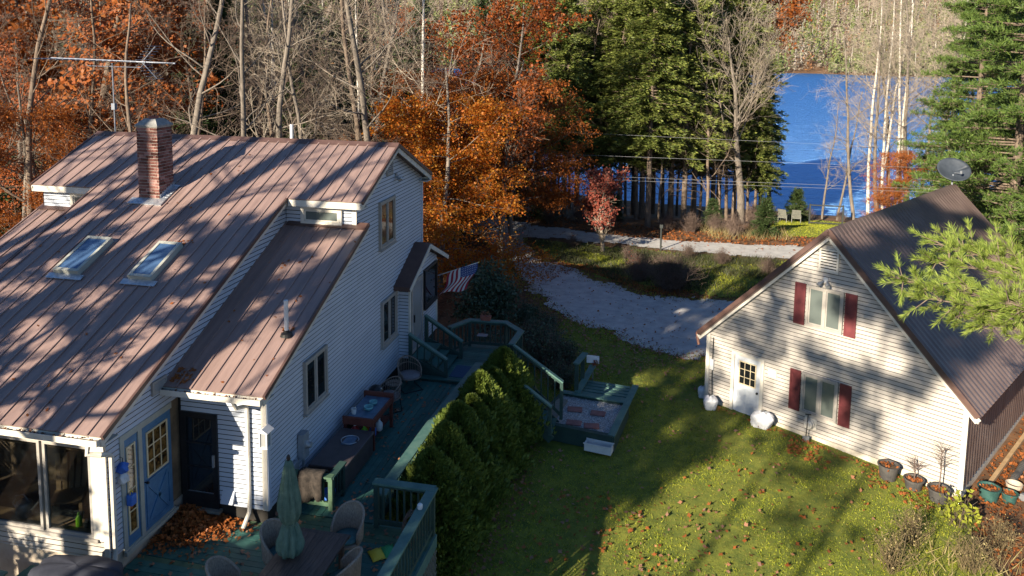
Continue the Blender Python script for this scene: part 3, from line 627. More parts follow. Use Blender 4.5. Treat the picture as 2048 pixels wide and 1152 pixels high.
for a, b in ((-.26, -.26), (.26, -.26), (-.26, .2), (.26, .2)): one('leg', 'wood_light', lambda m: m.box(a-.03, a+.03, b-.03, b+.03, 0, .36), t)
t = thing('cushion_roll', 'long white rolled cushion lying on the sunroom shelf', 'cushion', (-4.0, -.2, .93)); one('fabric', 'white_plastic', lambda m: m.tube([(-.45, 0, .09), (-.43, 0, .1), (.43, 0, .1), (.45, 0, .09)], [.05, .09, .09, .05], 12), t)
# chimney
CX, CY = -5.31, 4.15
ch = MB(); ch.box(CX-.285, CX+.285, CY-.285, CY+.285, zmain(CY)-.5, 7.14); ch = ch.build('chimney', 'mortar', house)
bh, pitchz, fo_ = .064, .0775, .296
cache = {}
def brick_me(l):
    l = round(l, 3)
    if l not in cache:
        k = MB(); k.box(-l/2+.005, l/2-.005, -.025, .025, 0, bh); cache[l] = k.mesh('brick', 'brick')
    return cache[l]
nrow = int((7.12-(zmain(CY)-.35))/pitchz)
for k in range(nrow):
    z = 7.125-(k+1)*pitchz
    for side in range(4):
        full = (side+k) % 2 == 0; e = fo_ if full else fo_-.05      # laps alternate at the corners
        lens = [.2, .2, 2*e-.4] if k % 4 < 2 else [.1, .2, .2, 2*e-.5]
        if not full and k % 4 >= 2: lens = [.2, .2, 2*e-.4]
        x_ = -e; a = side*math.pi/2
        for l in lens:
            lx = x_+l/2; x_ += l; ly = -(fo_-.025)
            px = CX+lx*math.cos(a)-ly*math.sin(a); py = CY+lx*math.sin(a)+ly*math.cos(a)
            if z+bh < zmain(py)-.02: continue
            o = link('brick', brick_me(l), ch, (px, py, z+rng.uniform(-.002, .002))); o.rotation_euler = (0, 0, a+rng.uniform(-.008, .008))
mb = MB(); mb.box(CX-.32, CX+.32, CY-.32, CY+.32, 7.14, 7.18)
a_ = [(CX-.32, CY-.32, 7.18), (CX+.32, CY-.32, 7.18), (CX+.32, CY+.32, 7.18), (CX-.32, CY+.32, 7.18)]; b_ = [(CX-.17, CY-.17, 7.33), (CX+.17, CY-.17, 7.33), (CX+.17, CY+.17, 7.33), (CX-.17, CY+.17, 7.33)]
mb.hexa(a_+b_); mb.build('cap', 'cement', ch)
mb = MB(); mb.lathe([(.12, 0), (.12, .06), (.10, .06), (.10, 0)], (CX, CY, 7.33), 16, cap=False); mb.build('flue', 'terracotta', ch)
def onroof(x, y, d=.0): return Vector((x, y, zmain(y)))+Vector((0, -SL, 1)).normalized()*d
mb = MB()
mb.hexa([onroof(CX-.48, CY-.5, .02), onroof(CX+.48, CY-.5, .02), onroof(CX+.48, CY-.28, .02), onroof(CX-.48, CY-.28, .02), onroof(CX-.48, CY-.5, .05), onroof(CX+.48, CY-.5, .05), onroof(CX+.48, CY-.28, .06), onroof(CX-.48, CY-.28, .06)])
for k in range(7):
    y0 = CY-.28+k*.085
    mb.hexa([onroof(CX+.29, y0, .02), onroof(CX+.47, y0, .02), onroof(CX+.47, y0+.1, .02), onroof(CX+.29, y0+.1, .02), onroof(CX+.29, y0, .05+.004*k), onroof(CX+.47, y0, .045), onroof(CX+.47, y0+.1, .042), onroof(CX+.29, y0+.1, .052)])
    mb.box(CX+.294, CX+.304, y0, y0+.082, zmain(y0)+.03, zmain(y0+.085)+.13)
mb.build('flashing', 'flashing', ch)
# skylights
for i, (x0, x1) in enumerate(((-5.74, -5.10), (-3.86, -3.28))):
    y0, y1 = 1.16, 2.28
    mb = MB()
    for (a, b, c, d) in ((x0, x1, y0, y0+.07), (x0, x1, y1-.07, y1), (x0, x0+.07, y0+.07, y1-.07), (x1-.07, x1, y0+.07, y1-.07)):
        mb.hexa([onroof(a, c, -.02), onroof(b, c, -.02), onroof(b, d, -.02), onroof(a, d, -.02), onroof(a, c, .16), onroof(b, c, .16), onroof(b, d, .16), onroof(a, d, .16)])
    s = mb.build('skylight', 'trim_green_grey', roof)
    mb = MB(); a, b, c, d = x0+.06, x1-.06, y0+.06, y1-.06
    mb.hexa([onroof(a, c, .1), onroof(b, c, .1), onroof(b, d, .1), onroof(a, d, .1), onroof(a, c, .145), onroof(b, c, .145), onroof(b, d, .145), onroof(a, d, .145)]); mb.build('skylight_pane', 'glass_sky', roof)
    mb = MB(); mb.hexa([onroof(x0-.12, y0-.14, .038), onroof(x1+.14, y0-.14, .038), onroof(x1+.14, y0, .038), onroof(x0-.12, y0, .038), onroof(x0-.12, y0-.14, .045), onroof(x1+.14, y0-.14, .045), onroof(x1+.14, y0, .06), onroof(x0-.12, y0, .06)]); mb.build('skylight_apron', 'flashing', roof)
# vent pipes
mb = MB(); zb_ = zlow(.92); mb.tube([(-.02, .92, zb_-.05), (-.02, .92, zb_+.78)], .045, 14); vp = mb.build('vent_pipe', 'white_plastic', house)
mb = MB(); mb.lathe([(.13, -.01), (.11, .05), (.06, .08), (.055, .12)], (-.02, .92, zb_+.03), 14); mb.build('pipe_boot', 'black_rubber', vp)
mb = MB(); mb.tube([(-3.06, 7.1, 6.2), (-3.06, 7.1, 6.98)], .05, 12); mb.build('vent_pipe', 'white_plastic', house)
# leaves caught on the roof
def rl(n, x0, x1, y0, y1, low=False, s=.09):
    x = rng.uniform(x0, x1, n); y = rng.uniform(y0, y1, n); z = (zlow(y) if low else zmain(y))+.03
    return np.stack([x, y, z], -1)
pts = np.concatenate([rl(60, XM, XS, YM, YR), rl(25, -3.9, -3.3, 2.3, 2.42), rl(12, -3.5, -3.1, 2.3, 2.5), rl(8, -5.8, -5.2, 2.3, 2.4), rl(30, XS, OX, YL, YU, True), rl(70, XS-.05, XS+.3, -.45, -.1, True), rl(25, -.25, .05, .98, 1.15, True)])
setp(link('fallen_leaves', npmesh('fallen_leaves', *leafquads(pts, .085, (0, -.4, 1), .35), 'leaf_fallen_orange')), 'scattered brown leaves lying on the metal roof of the house', 'leaves', kind='stuff')
# ------------------------------------------------------------------ decks
DZ = -.30
walk = thing('walkway_deck', 'long green plank walkway deck running beside the grey house wall', 'deck', (1, 5, DZ))
w0 = Vector((1, 5, DZ))
def plank(parent, org, x0, x1, y0, y1, z1, th=.035, m='deck_green'):
    mb = MB(); mb.box(-(x1-x0)/2, (x1-x0)/2, -(y1-y0)/2, (y1-y0)/2, -th, 0)
    o = mb.build('plank', m, parent, loc=Vector(((x0+x1)/2, (y0+y1)/2, z1))-Vector(org)); o.rotation_euler = (rng.uniform(-.001, .001), rng.uniform(-.004, .004), 0); return o
nW = 14; ww = 1.98/nW
for i in range(nW): plank(walk, w0, .03+i*ww+.004, .03+(i+1)*ww-.004, .52, 7.2, DZ+rng.uniform(-.003, .003))
mb = MB(); mb.box(.0-1, 2.02-1, .55-5, 7.2-5, -.22, -.045); mb.build('joists', 'dark_green', walk)
# raised landing with clipped corners
land = thing('landing_deck', 'raised green landing deck with angled corners at the far end of the walkway', 'deck', (1.6, 8.6, -.2)); lo = Vector((1.6, 8.6, -.2))
for i in range(21):
    y0 = 7.2+i*.135; y1 = y0+.128
    xr = 3.2 if y0 > 8.0 else 2.25
    if y0 > 9.2: xr = 3.2-(y0-9.2)*.9
    xl = .3 if y0 < 9.1 else .3+(y0-9.1)*1.2
    plank(land, lo, xl, xr, y0, y1, -.2)
mb = MB(); mb.box(.32-1.6, 2.2-1.6, 7.22-8.6, 9.1-8.6, -.2, -.04); mb.box(2.2-1.6, 3.15-1.6, 8.05-8.6, 9.2-8.6, -.2, -.04); mb.box(1.2-1.6, 2.6-1.6, 9.1-8.6, 9.9-8.6, -.2, -.04); mb.build('joists', 'dark_green', land)
for (a, b) in ((3.1, 8.1), (3.1, 9.1), (1.5, 9.9), (2.6, 9.9)): one('post', 'dark_green', lambda m: m.box(a-.05-1.6, a+.05-1.6, b-.05-8.6, b+.05-8.6, -1.8, -.05), land)
# front patio deck
pat = thing('patio_deck', 'low green plank patio deck in front of the house with dining table', 'deck', (1, -2.5, DZ)); po = Vector((1, -2.5, DZ))
ys = -6.2
while ys < .46:
    m_ = 'deck_moss' if (-.2 < ys < .5 or rng.random() < .12) else 'deck_green'
    plank(pat, po, -1.88 if ys > -2.1 else -3.6, 3.32, ys+.004, ys+.138, DZ+rng.uniform(-.003, .003), m=m_); ys += .142
mb = MB(); mb.box(-1.85-1, 3.3-1, -2.05+2.5, .44+2.5, -.22, -.045); mb.box(-3.5-1, 3.3-1, -6.1+2.5, -2.05+2.5, -.22, -.045); mb.build('joists', 'dark_green', pat)
mb = MB(); mb.box(3.32-1, 3.36-1, -6.2+2.5, .46+2.5, -.26, .0); mb.box(2-1, 3.32-1, .46+2.5, .5+2.5, -.26, 0); mb.build('rim_board', 'rail_top', pat)
# lattice skirt
lat = thing('lattice_skirt', 'pale diagonal lattice skirt under the patio deck edge', 'lattice', (3.345, -1, -1.2))
for k in range(46):
    a = -4.6+k*.15
    for sg in (1, -1):
        p = V(0, a, -.68); q = V(0, a+sg*1.33, .65)
        def cl(p, q):
            if q.y > 1.45: t = (1.45-p.y)/(q.y-p.y); q = p.lerp(q, t)
            if q.y < -4.6: t = (-4.6-p.y)/(q.y-p.y); q = p.lerp(q, t)
            return p, q
        if -4.6 <= p.y <= 1.45:
            p, q = cl(p, q)
            if (q-p).length > .05: one('slat', 'weathered', lambda m: m.beam(p+V(.006*sg, 0, 0), q+V(.006*sg, 0, 0), .008, .04, (0, 1, -sg)), lat)
# ------------------------------------------------------------------ railings
RZ = [0]
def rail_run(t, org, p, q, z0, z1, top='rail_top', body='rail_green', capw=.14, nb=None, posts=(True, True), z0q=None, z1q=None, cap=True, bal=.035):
    """p,q: xy ends; posts run z0..z1; top cap at z1"""
    RZ[0] = (RZ[0]+1) % 3; z1 = z1+.004*RZ[0]; z1q = z1q+.004*RZ[0] if z1q is not None else None
    org = Vector(org); z0q = z0 if z0q is None else z0q; z1q = z1 if z1q is None else z1q
    P = V(p[0], p[1], z1)-org; Q = V(q[0], q[1], z1q)-org; P0 = V(p[0], p[1], z0)-org; Q0 = V(q[0], q[1], z0q)-org
    d = (Q-P); L = d.length
    for k, (a, b) in enumerate(((P0, P), (Q0, Q))):
        if posts[k]: one('post', body, lambda m: m.beam(a, b-V(0, 0, .02), .09, .09, (d.x, d.y, 0)), t)
    if cap: one('top_rail', top, lambda m: m.beam(P-d.normalized()*.05, Q+d.normalized()*.05, capw, .04), t)
    one('under_rail', body, lambda m: m.beam(P-V(0, 0, .065), Q-V(0, 0, .065), .04, .085), t)
    one('bottom_rail', body, lambda m: m.beam(P0+V(0, 0, .12), Q0+V(0, 0, .12), .04, .085), t)
    n = nb or max(2, int(L/.16))
    for i in range(1, n):
        a = P0.lerp(Q0, i/n)+V(0, 0, .1); b = P.lerp(Q, i/n)-V(0, 0, .05)
        one('baluster', body, lambda m: m.beam(a, b, bal, bal, (d.x, d.y, 0)), t)
def railing(label, org, *runs, **k):
    t = thing('railing', label, 'railing', org)
    for r in runs: rail_run(t, org, *r[0], **dict(k, **r[1]))
    return t
OC = [(1.10, 9.10), (1.51, 9.85), (2.67, 9.91), (3.28, 9.25), (3.22, 8.18)]
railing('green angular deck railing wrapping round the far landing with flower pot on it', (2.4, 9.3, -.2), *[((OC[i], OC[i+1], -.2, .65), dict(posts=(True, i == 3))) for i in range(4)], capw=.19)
# stairs down to the sandbox
st = thing('stairs', 'green wooden stairs descending from landing to the boxed gravel bed', 'stairs', (3.9, 7.7, -1.9)); so_ = Vector((3.9, 7.7, -1.9))
for k in range(6):
    x = 3.25+k*.22; z = -.2-(k+1)*.2
    plank(st, so_, x, x+.26, 7.15, 8.05, z)
for y in (7.13, 8.07): one('stringer', 'dark_green', lambda m: m.beam(V(3.2, y, -.35)-so_, V(4.6, y, -1.6)-so_, .05, .24), st)
railing('sloping green stair railing on the far side of the steps to the gravel bed', (3.9, 8.12, -1), (((3.32, 8.12), (4.72, 8.12), -.2, .62), dict(z0q=-1.45, z1q=-.30, nb=7)))
railing('short green stair railing on hedge side of the steps to the gravel bed', (4.1, 7.12, -1), (((3.7, 7.12), (4.55, 7.12), -.75, .0), dict(z0q=-1.45, z1q=-.60, nb=4)))
# porch steps
ps = thing('porch_steps', 'green wooden steps leading up to the side porch door', 'steps', (.9, 8.1, -.2)); pso = Vector((.9, 8.1, -.2))
for (x0, x1, z) in ((.36, .62, .24), (.60, .90, .24), (.88, 1.16, .05), (1.14, 1.42, -.08)):
    plank(ps, pso, x0, x1, 7.45, 8.75, z, m='deck_green')
for y in (7.42, 8.78): one('stringer', 'dark_green', lambda m: m.prism([V(.34, y-.02, -.2)-pso, V(1.44, y-.02, -.2)-pso, V(1.44, y-.02, -.1)-pso, V(.86, y-.02, .2)-pso, V(.34, y-.02, .2)-pso], (0, .04, 0)), ps)
one('riser', 'dark_green', lambda m: (m.box(.87-.9, .885-.9, 7.45-8.1, 8.75-8.1, .02, .40), m.box(1.13-.9, 1.145-.9, 7.45-8.1, 8.75-8.1, .02, .2)), ps)
railing('sloping green handrail on the near side of the porch steps', (.9, 7.36, 0), (((.40, 7.36), (1.46, 7.36), .2, .98), dict(z0q=-.3, z1q=.36, nb=5)))
railing('sloping green handrail on the far side of the porch steps', (.9, 8.86, 0), (((.40, 8.86), (1.52, 8.80), .2, 1.02), dict(z0q=-.2, z1q=.36, nb=6)))
# long low bench rail above the hedge
t = thing('railing', 'long low green railing with wide cap between walkway and hedge', 'railing', (2.2, 4.5, DZ))
to = Vector((2.2, 4.5, DZ))
for (p, q) in (((2.08, .75), (2.16, 3.9)), ((2.17, 3.98), (2.40, 7.6))): rail_run(t, to, p, q, DZ, .2, capw=.25, bal=.035)
# patio corner railing
railing('green corner railing at the right edge of the patio deck', (3.2, -1, DZ), (((2.12, .42), (3.28, .42), DZ, .65), dict(nb=8)), (((3.28, .42), (3.28, -2.4), DZ, .65), dict(posts=(False, True))), (((3.28, -2.4), (3.28, -5.6), DZ, .65), dict(posts=(False, True))), capw=.2)
# short rail with blanket near the meter
rb = railing('short mossy green rail section standing beside the umbrella', (.5, .8, DZ), (((.14, .74), (1.0, .74), DZ, .42), dict(nb=5, top='deck_moss', body='deck_moss')), (((1.0, .74), (1.0, 1.3), DZ, .42), dict(nb=4, posts=(False, True), top='rail_green', body='dark_green')), capw=.16)
bk_ = thing('blanket', 'dark furry blanket draped over the short mossy rail', 'blanket', (.6, .74, .44))
rows = []
for i in range(15):
    s = i/14; a = (s-.5)*2
    prof = []
    for j in range(13):
        tt = (j/12-.5)*2; dy = .12*np.clip(tt*4, -1, 1)*(1+.15*math.sin(9*s)); dz = -max(0, abs(tt)-.22)*(.72 if tt < 0 else .5)*(1+.12*math.sin(5*s+1)+.06*math.sin(17*s))
        prof.append((a*.27+.02*math.sin(3*tt), dy+.03*math.sin(14*s)*abs(tt), .035+dz+.03*(1-tt*tt)))
    rows.append(prof)
mb = MB(); mb.grid(rows); solid(mb.build('cloth', 'blanket', bk_, smooth=True), .025)
t = thing('bucket', 'small bright blue bucket behind the end post of the mossy rail', 'bucket', (.86, .95, DZ)); one('body', 'blue_cloth', lambda m: m.lathe([(.1, 0), (.13, .28), (.14, .29)], n=16), t)
one('handle', 'grey_metal', lambda m: m.tube([(-.13, 0, .28), (-.1, .02, .36), (0, .03, .4), (.1, .02, .36), (.13, 0, .28)], .006, 6), t)
# storage box
t = thing('deck_box', 'long brown plastic storage box against the house wall', 'storage box', (.6, 2.2, DZ))
one('body', 'brown_plastic', lambda m: m.box(-.38, .4, -.82, .82, .02, .50), t, bevel=.02); one('lid', 'brown_plastic', lambda m: m.box(-.41, .43, -.85, .85, .503, .57), t, bevel=.02)
t = thing('glass_tray', 'clear bluish tray lying on the brown storage box lid', 'tray', (.65, 2.5, DZ+.57)); one('rim', 'galvanised', lambda m: m.tube(arc((0, 0, .02), .2, 0, 5.9, 14), .012, 6), t); one('plate', 'blue_top', lambda m: m.box(-.13, .13, -.2, .2, .002, .012), t)
# potting table with clutter
t = thing('potting_table', 'dark red wooden potting table with blue top against the wall', 'table', (.55, 3.8, DZ))
one('top', 'blue_top', lambda m: m.box(-.30, .36, -.62, .62, .72, .75), t)
one('front_apron', 'red_wood', lambda m: m.box(-.36, .42, -.68, -.62, .62, .80), t); one('back_apron', 'red_wood', lambda m: m.box(-.36, .42, .62, .68, .62, .86), t)
one('side_apron', 'red_wood', lambda m: m.box(.36, .41, -.62, .62, .64, .77), t); one('shelf', 'red_wood', lambda m: m.box(-.30, .36, -.6, .6, .25, .28), t)
for a, b in ((-.32, -.6), (.38, -.6), (-.32, .6), (.38, .6)): one('leg', 'red_wood', lambda m: m.box(a-.035, a+.035, b-.035, b+.035, 0, .62), t)
tz = DZ+.75
for i, (x, y, r, h) in enumerate(((.62, 3.68, .115, .10), (.62, 3.98, .10, .09))):
    b = thing('bowl', ('nearer', 'farther')[i]+' teal ceramic bowl on the blue potting table', 'bowl', (x, y, tz), group='bowls on the potting table')
    one('body', 'bowl_teal', lambda m: m.lathe([(r*.6, 0), (r*.95, h*.5), (r, h), (r*.9, h), (r*.8, h*.5), (r*.3, h*.3)], n=20), b, smooth=True)
b = thing('cup', 'white plastic cup on the near left corner of potting table', 'cup', (.36, 3.4, tz)); one('body', 'white_plastic', lambda m: m.lathe([(.05, 0), (.065, .14), (.058, .14), (.045, .02)], n=14), b); one('straw', 'white_plastic', lambda m: m.tube([(0, 0, .02), (.04, .02, .2)], .006, 6), b)
b = thing('kettle_grill', 'small round black kettle grill behind the potting table', 'grill', (.38, 4.75, DZ)); one('bowl', 'black_paint', lambda m: m.lathe([(.05, .5), (.16, .54), (.21, .64), (.215, .68), (.18, .80), (.1, .87), (.02, .89)], n=18), b, smooth=True)
for k in range(3): one('leg', 'black_paint', lambda m: m.tube([(.1*math.cos(k*2.1), .1*math.sin(k*2.1), .55), (.2*math.cos(k*2.1), .2*math.sin(k*2.1), 0)], .012, 6), b)
one('handle', 'galvanised', lambda m: m.tube([(.15, -.1, .82), (.19, -.13, .86), (.19, -.08, .86)], .01, 6), b)
for i, (x, y, m_, s) in enumerate(((.45, 3.1, 'red', .1), (.68, 3.12, 'lime', .075), (.86, 3.2, 'blue_cloth', .08), (.9, 3.5, 'white_plastic', .085), (.6, 3.4, 'orange', .07))):
    b = thing('bottle', ['round red jug', 'yellow green bottle', 'blue bottle', 'white bottle', 'orange bottle'][i]+' on the lower shelf of the potting table', 'bottle', (x, y+.15, DZ+.28), group='bottles under the potting table')
    one('body', m_, lambda m: m.lathe([(s*.8, 0), (s, .03), (s, .18), (s*.4, .24), (s*.35, .27)], n=14), b, smooth=True); one('cap', 'white_plastic', lambda m: m.lathe([(s*.4, .27), (s*.4, .30)], n=10), b)
# rattan chairs and round side table
def rattan(label, loc, rz):
    t = thing('rattan_chair', label, 'chair', loc, rz, 'rattan barrel chairs on the walkway')
    R = .33
    def rim(a): return V(R*math.sin(a), R*math.cos(a), .62+.20*math.cos(a)-.04*(abs(a)/2.2)**4) if True else 0
    A = [(-2.15+4.3*i/26) for i in range(27)]
    one('rim', 'rattan', lambda m: m.tube([V(.0+R*1.0*math.sin(-2.15), R*math.cos(-2.15), .36)]+[rim(a) for a in A]+[V(R*math.sin(2.15), R*math.cos(2.15), .36)], .018, 8), t, smooth=True)
    one('middle_hoop', 'rattan', lambda m: m.tube([V(R*.99*math.sin(a), R*.99*math.cos(a), .42+(rim(a).z-.42)*.55) for a in A], .011, 6), t)
    one('seat_ring', 'rattan', lambda m: m.tube(arc((0, 0, .37), R*.97, 0, 2*math.pi*25/26, 25), .018, 6, closed=True), t)
    for i in range(1, 26): one('spindle', 'rattan', lambda m: m.tube([V(R*.96*math.sin(A[i]), R*.96*math.cos(A[i]), .37), rim(A[i])], .0075, 4), t)
    one('seat', 'cushion_grey', lambda m: m.lathe([(R*.9, .36), (R*.93, .39), (R*.9, .42), (R*.5, .435), (.01, .44)], n=24), t, smooth=True)
    one('sled_base', 'black_paint', lambda m: m.tube([V(-.25, .22, .36), V(-.27, .26, .02), V(-.27, -.30, .02), V(.27, -.30, .02), V(.27, .26, .02), V(.25, .22, .36)], .014, 6), t)
    return t
rattan('rattan barrel chair nearest the potting table facing along the walkway', (.52, 5.25, DZ), -.75 + math.pi*.0)
rattan('rattan barrel chair beside the porch steps facing the camera', (.62, 6.65, DZ), .75)
t = thing('side_table', 'small round rattan side table between the two barrel chairs', 'side table', (.42, 5.95, DZ)); one('top', 'rattan', lambda m: m.lathe([(.22, .40), (.23, .42), (.22, .44), (.01, .445)], n=24), t)
for z in (.06, .18, .30): one('hoop', 'rattan', lambda m: m.tube(arc((0, 0, z), .15+.03*abs(z-.2)/.14, 0, 2*math.pi*19/20, 19), .009, 5, closed=True), t)
for k in range(6): one('leg', 'rattan', lambda m: m.tube([(.18*math.cos(k*1.05), .18*math.sin(k*1.05), .0), (.15*math.cos(k*1.05), .15*math.sin(k*1.05), .18), (.19*math.cos(k*1.05), .19*math.sin(k*1.05), .41)], .011, 5), t)
one('door_mat', 'blue_mat', lambda m: m.box(-.28, .28, -.42, .42, 0, .012)).location = (1.82, 7.85, -.199)
setp(bpy.data.objects['door_mat'], 'dark blue doormat lying at the foot of porch steps', 'mat')
# flower pot on the landing rail
t = thing('flower_pot', 'small terracotta planter with pale flowers on far railing cap', 'flower pot', (2.02, 9.88, .67)); one('pot', 'terracotta', lambda m: m.hexa([(-.14, -.06, 0), (.14, -.06, 0), (.14, .06, 0), (-.14, .06, 0), (-.17, -.08, .15), (.17, -.08, .15), (.17, .08, .15), (-.17, .08, .15)]), t)
setp(link('flowers', npmesh('flowers', *leafquads(np.stack([rng.uniform(-.15, .15, 60), rng.uniform(-.07, .07, 60), rng.uniform(.14, .28, 60)], -1), .05, k=2), 'leaf_fallen_pale'), t), kind='stuff')
t = thing('trivet', 'small grey square plate hung on the far railing balusters', 'plate', (1.95, 9.78, .22)); one('plate', 'grey_metal', lambda m: m.box(-.16, .16, -.13, .08, 0, .02), t); one('bracket', 'dark_green', lambda m: m.box(-.02, .02, .0, .1, -.05, 0), t)
# dining set on the patio
t = thing('dining_table', 'dark weathered wooden dining table on the patio deck', 'table', (1.66, -2.7, DZ))
for k in range(7): one('plank', 'table_wood', lambda m: m.box(-.52+k*.149, -.52+k*.149+.145, -1.6, 1.62, .715, .75), t)
one('breadboard_end', 'table_wood', lambda m: m.box(-.53, .53, 1.62, 1.70, .712, .752), t); one('apron', 'table_wood', lambda m: m.box(-.46, .46, -1.5, 1.55, .62, .714), t)
for a, b in ((-.44, -1.5), (.44, -1.5), (-.44, 1.5), (.44, 1.5)): one('leg', 'table_wood', lambda m: m.box(a-.04, a+.04, b-.04, b+.04, 0, .62), t)
u = thing('patio_umbrella', 'closed dark green patio umbrella standing through the dining table', 'umbrella', (1.42, -1.78, DZ))
def fold(t_, z): return 1+.16*math.cos(8*t_+1.2*math.sin(z*3))+.10*math.cos(13*t_+z*5)+.06*math.cos(23*t_-z*7)
prof = [(.02, 2.50), (.05, 2.48), (.08, 2.36), (.13, 2.05), (.17, 1.75), (.18, 1.56), (.14, 1.43), (.09, 1.36), (.13, 1.28), (.19, 1.10), (.21, .95), (.19, .85), (.12, .78)][::-1]
one('canopy', 'canvas_green', lambda m: m.lathe(prof, n=64, fn=fold), u, smooth=True)
one('tie_strap', 'canvas_green', lambda m: m.tube(arc((0, 0, 1.36), .105, 0, 6.1, 18), .014, 6), u)
one('pole', 'bark_brown', lambda m: m.tube([(0, 0, 0), (0, 0, 2.52)], .022, 10), u); one('finial', 'black_paint', lambda m: m.lathe([(.025, 2.49), (.035, 2.53), (.03, 2.57), (.01, 2.60)], n=12), u)
def wicker(label, loc, rz):
    t = thing('wicker_chair', label, 'chair', loc, rz, 'wicker armchairs round the dining table')
    def pt(a, s, rr):
        h = .40+(.52*max(0, math.cos(a*.62))**1.2+.02)*s+ (0.0)
        fl = 1+.16*s*max(0, math.cos(a))
        return V(rr*fl*math.sin(a)*1.0, rr*fl*math.cos(a), h)
    A = [-1.9+3.8*i/28 for i in range(29)]
    rows = [[pt(a, j/10, .285) for a in A] for j in range(11)]
    mb = MB(); mb.grid(rows); solid(mb.build('back_shell', 'wicker', t, smooth=True), .028)
    one('rolled_edge', 'wicker', lambda m: m.tube([pt(-1.9, 0, .285)]+[pt(a, 1, .285) for a in A]+[pt(1.9, 0, .285)], .026, 8), t, smooth=True)
    one('seat', 'wicker', lambda m: m.lathe([(.26, .34), (.285, .36), (.285, .40), (.2, .405), (.01, .41)], n=24), t)
    one('cushion', 'cushion_teal', lambda m: m.lathe([(.23, .41), (.25, .43), (.24, .455), (.01, .47)], n=24), t, smooth=True)
    for k in range(4): one('leg', 'wicker', lambda m: m.tube([(.2*math.cos(.78+k*1.571), .2*math.sin(.78+k*1.571), .36), (.23*math.cos(.78+k*1.571), .23*math.sin(.78+k*1.571), 0)], .02, 8), t)
    return t
wicker('wicker armchair at the far end of the dining table', (1.95, -.62, DZ), -.12)
wicker('wicker armchair left of the dining table beside the umbrella', (.98, -1.35, DZ), 1.25)
wicker('wicker armchair right of the dining table with teal cushion showing', (2.35, -1.72, DZ), -1.45)
wicker('wicker armchair at lower right of dining table, mostly cut off', (2.45, -2.45, DZ), -1.6)
wicker('wicker armchair at lower left of dining table, mostly cut off', (.62, -2.42, DZ), 1.75)
# covered grill
gc = thing('covered_grill', 'grill under a dark navy fabric cover in front of the sunroom', 'grill', (-1.75, -3.05, DZ), .12)
rows = []
for i in range(25):
    a = 2*math.pi*i/24; r = []
    for j in range(13):
        b = j/12; zz = .86*min(1, b*1.5)**.8 if b < .67 else .86+.10*math.sin((b-.67)/.33*1.57)
        s = 1 if b < .62 else max(0., 1-((b-.62)/.38)**2.2)
        ca, sa = math.cos(a), math.sin(a); k = (abs(ca)**4+abs(sa)**4)**-.25
        r.append((.72*k*ca*s*(1+.03*math.sin(7*a+3*b)), .34*k*sa*s*(1+.04*math.sin(5*a)), zz+.02*math.sin(6*a)*s*(b > .4)))
    rows.append(r)
mb = MB(); mb.grid(rows); solid(mb.build('cover', 'cover_navy', gc, smooth=True), .012)
for a, b in ((-.5, -.2), (.5, -.2), (-.5, .2), (.5, .2)): one('leg', 'black_paint', lambda m: m.box(a-.02, a+.02, b-.02, b+.02, 0, .3), gc)
t = thing('planter_box', 'green wooden box at the lower left corner in front of sunroom', 'box', (-3.75, -2.85, DZ)); one('body', 'rail_green', lambda m: m.box(-.5, .25, -.4, .12, 0, .28), t); one('lid', 'rail_top', lambda m: m.box(-.53, .28, -.43, .15, .282, .32), t)
# snack bag, wire spiral, white cup on patio rail corner
t = thing('chip_bag', 'crumpled yellow and green bag lying on the patio deck', 'bag', (2.55, -.35, DZ+.02), .7)
def pil(x0, x1, w, h): return [[(x0+(x1-x0)*i/6, (j/6-.5)*2*w, h*math.cos((i/6-.5)*3.0)*math.cos((j/6-.5)*3.0)+.01*math.sin(9*i+7*j)) for j in range(7)] for i in range(7)]
mb = MB(); mb.grid(pil(-.25, .02, .18, .09)); solid(mb.build('lower_half', 'yellow', t, smooth=True), .006); mb = MB(); mb.grid(pil(-.02, .25, .18, .09)); solid(mb.build('upper_half', 'green_bag', t, smooth=True), .006)
t = thing('cup', 'small white cup standing on the patio rail cap', 'cup', (3.26, -.28, .67)); one('body', 'white_plastic', lambda m: m.lathe([(.045, 0), (.05, .02), (.05, .08), (.03, .1)], n=14), t); 
t = thing('vine_wreath', 'dark twisted vine wreath leaning inside the patio railing', 'wreath', (2.98, .05, DZ))
for k in range(5): one('vine', 'twig_dark', lambda m: m.tube([V((.20+.02*k)*math.cos(a*.42+k)*.6, (.05+.01*k)*math.sin(a+k), .34+(.27+.015*k)*math.sin(a*.42+k)) for a in range(15)], .009, 5, closed=True), t)
# flag
fl = thing('flag', 'american flag on a slanted pole hanging beside the porch', 'flag', (.35, 10.1, 2.2))
fo = Vector((.35, 10.1, 2.2)); pa = V(.36, 10.05, 1.95)-fo; pb = V(1.85, 9.6, 2.62)-fo
one('pole', 'white_plastic', lambda m: m.tube([pa, pb], .014, 8), fl); one('finial', 'yellow', lambda m: m.lathe([(.01, -.02), (.022, 0), (.01, .02)], pb, 10), fl)
h0 = pa.lerp(pb, .30); h1 = pa.lerp(pb, .97)
def fp(s, q, off=0.):
    """s along hoist (0 inner .. 1 tip), q along the fly"""
    b = h0.lerp(h1, s); 
    return b+V(-.22*q*q-.12*q-.04*math.sin(q*7+s*3), -.10*q+.05*math.sin(s*9+q*3)*q+off, -.80*q+.06*math.sin(s*6)*q)
def fpatch(s0, s1, q0, q1, ns, nq, off=0.): return [[fp(s0+(s1-s0)*i/ns, q0+(q1-q0)*j/nq, off) for j in range(nq+1)] for i in range(ns+1)]
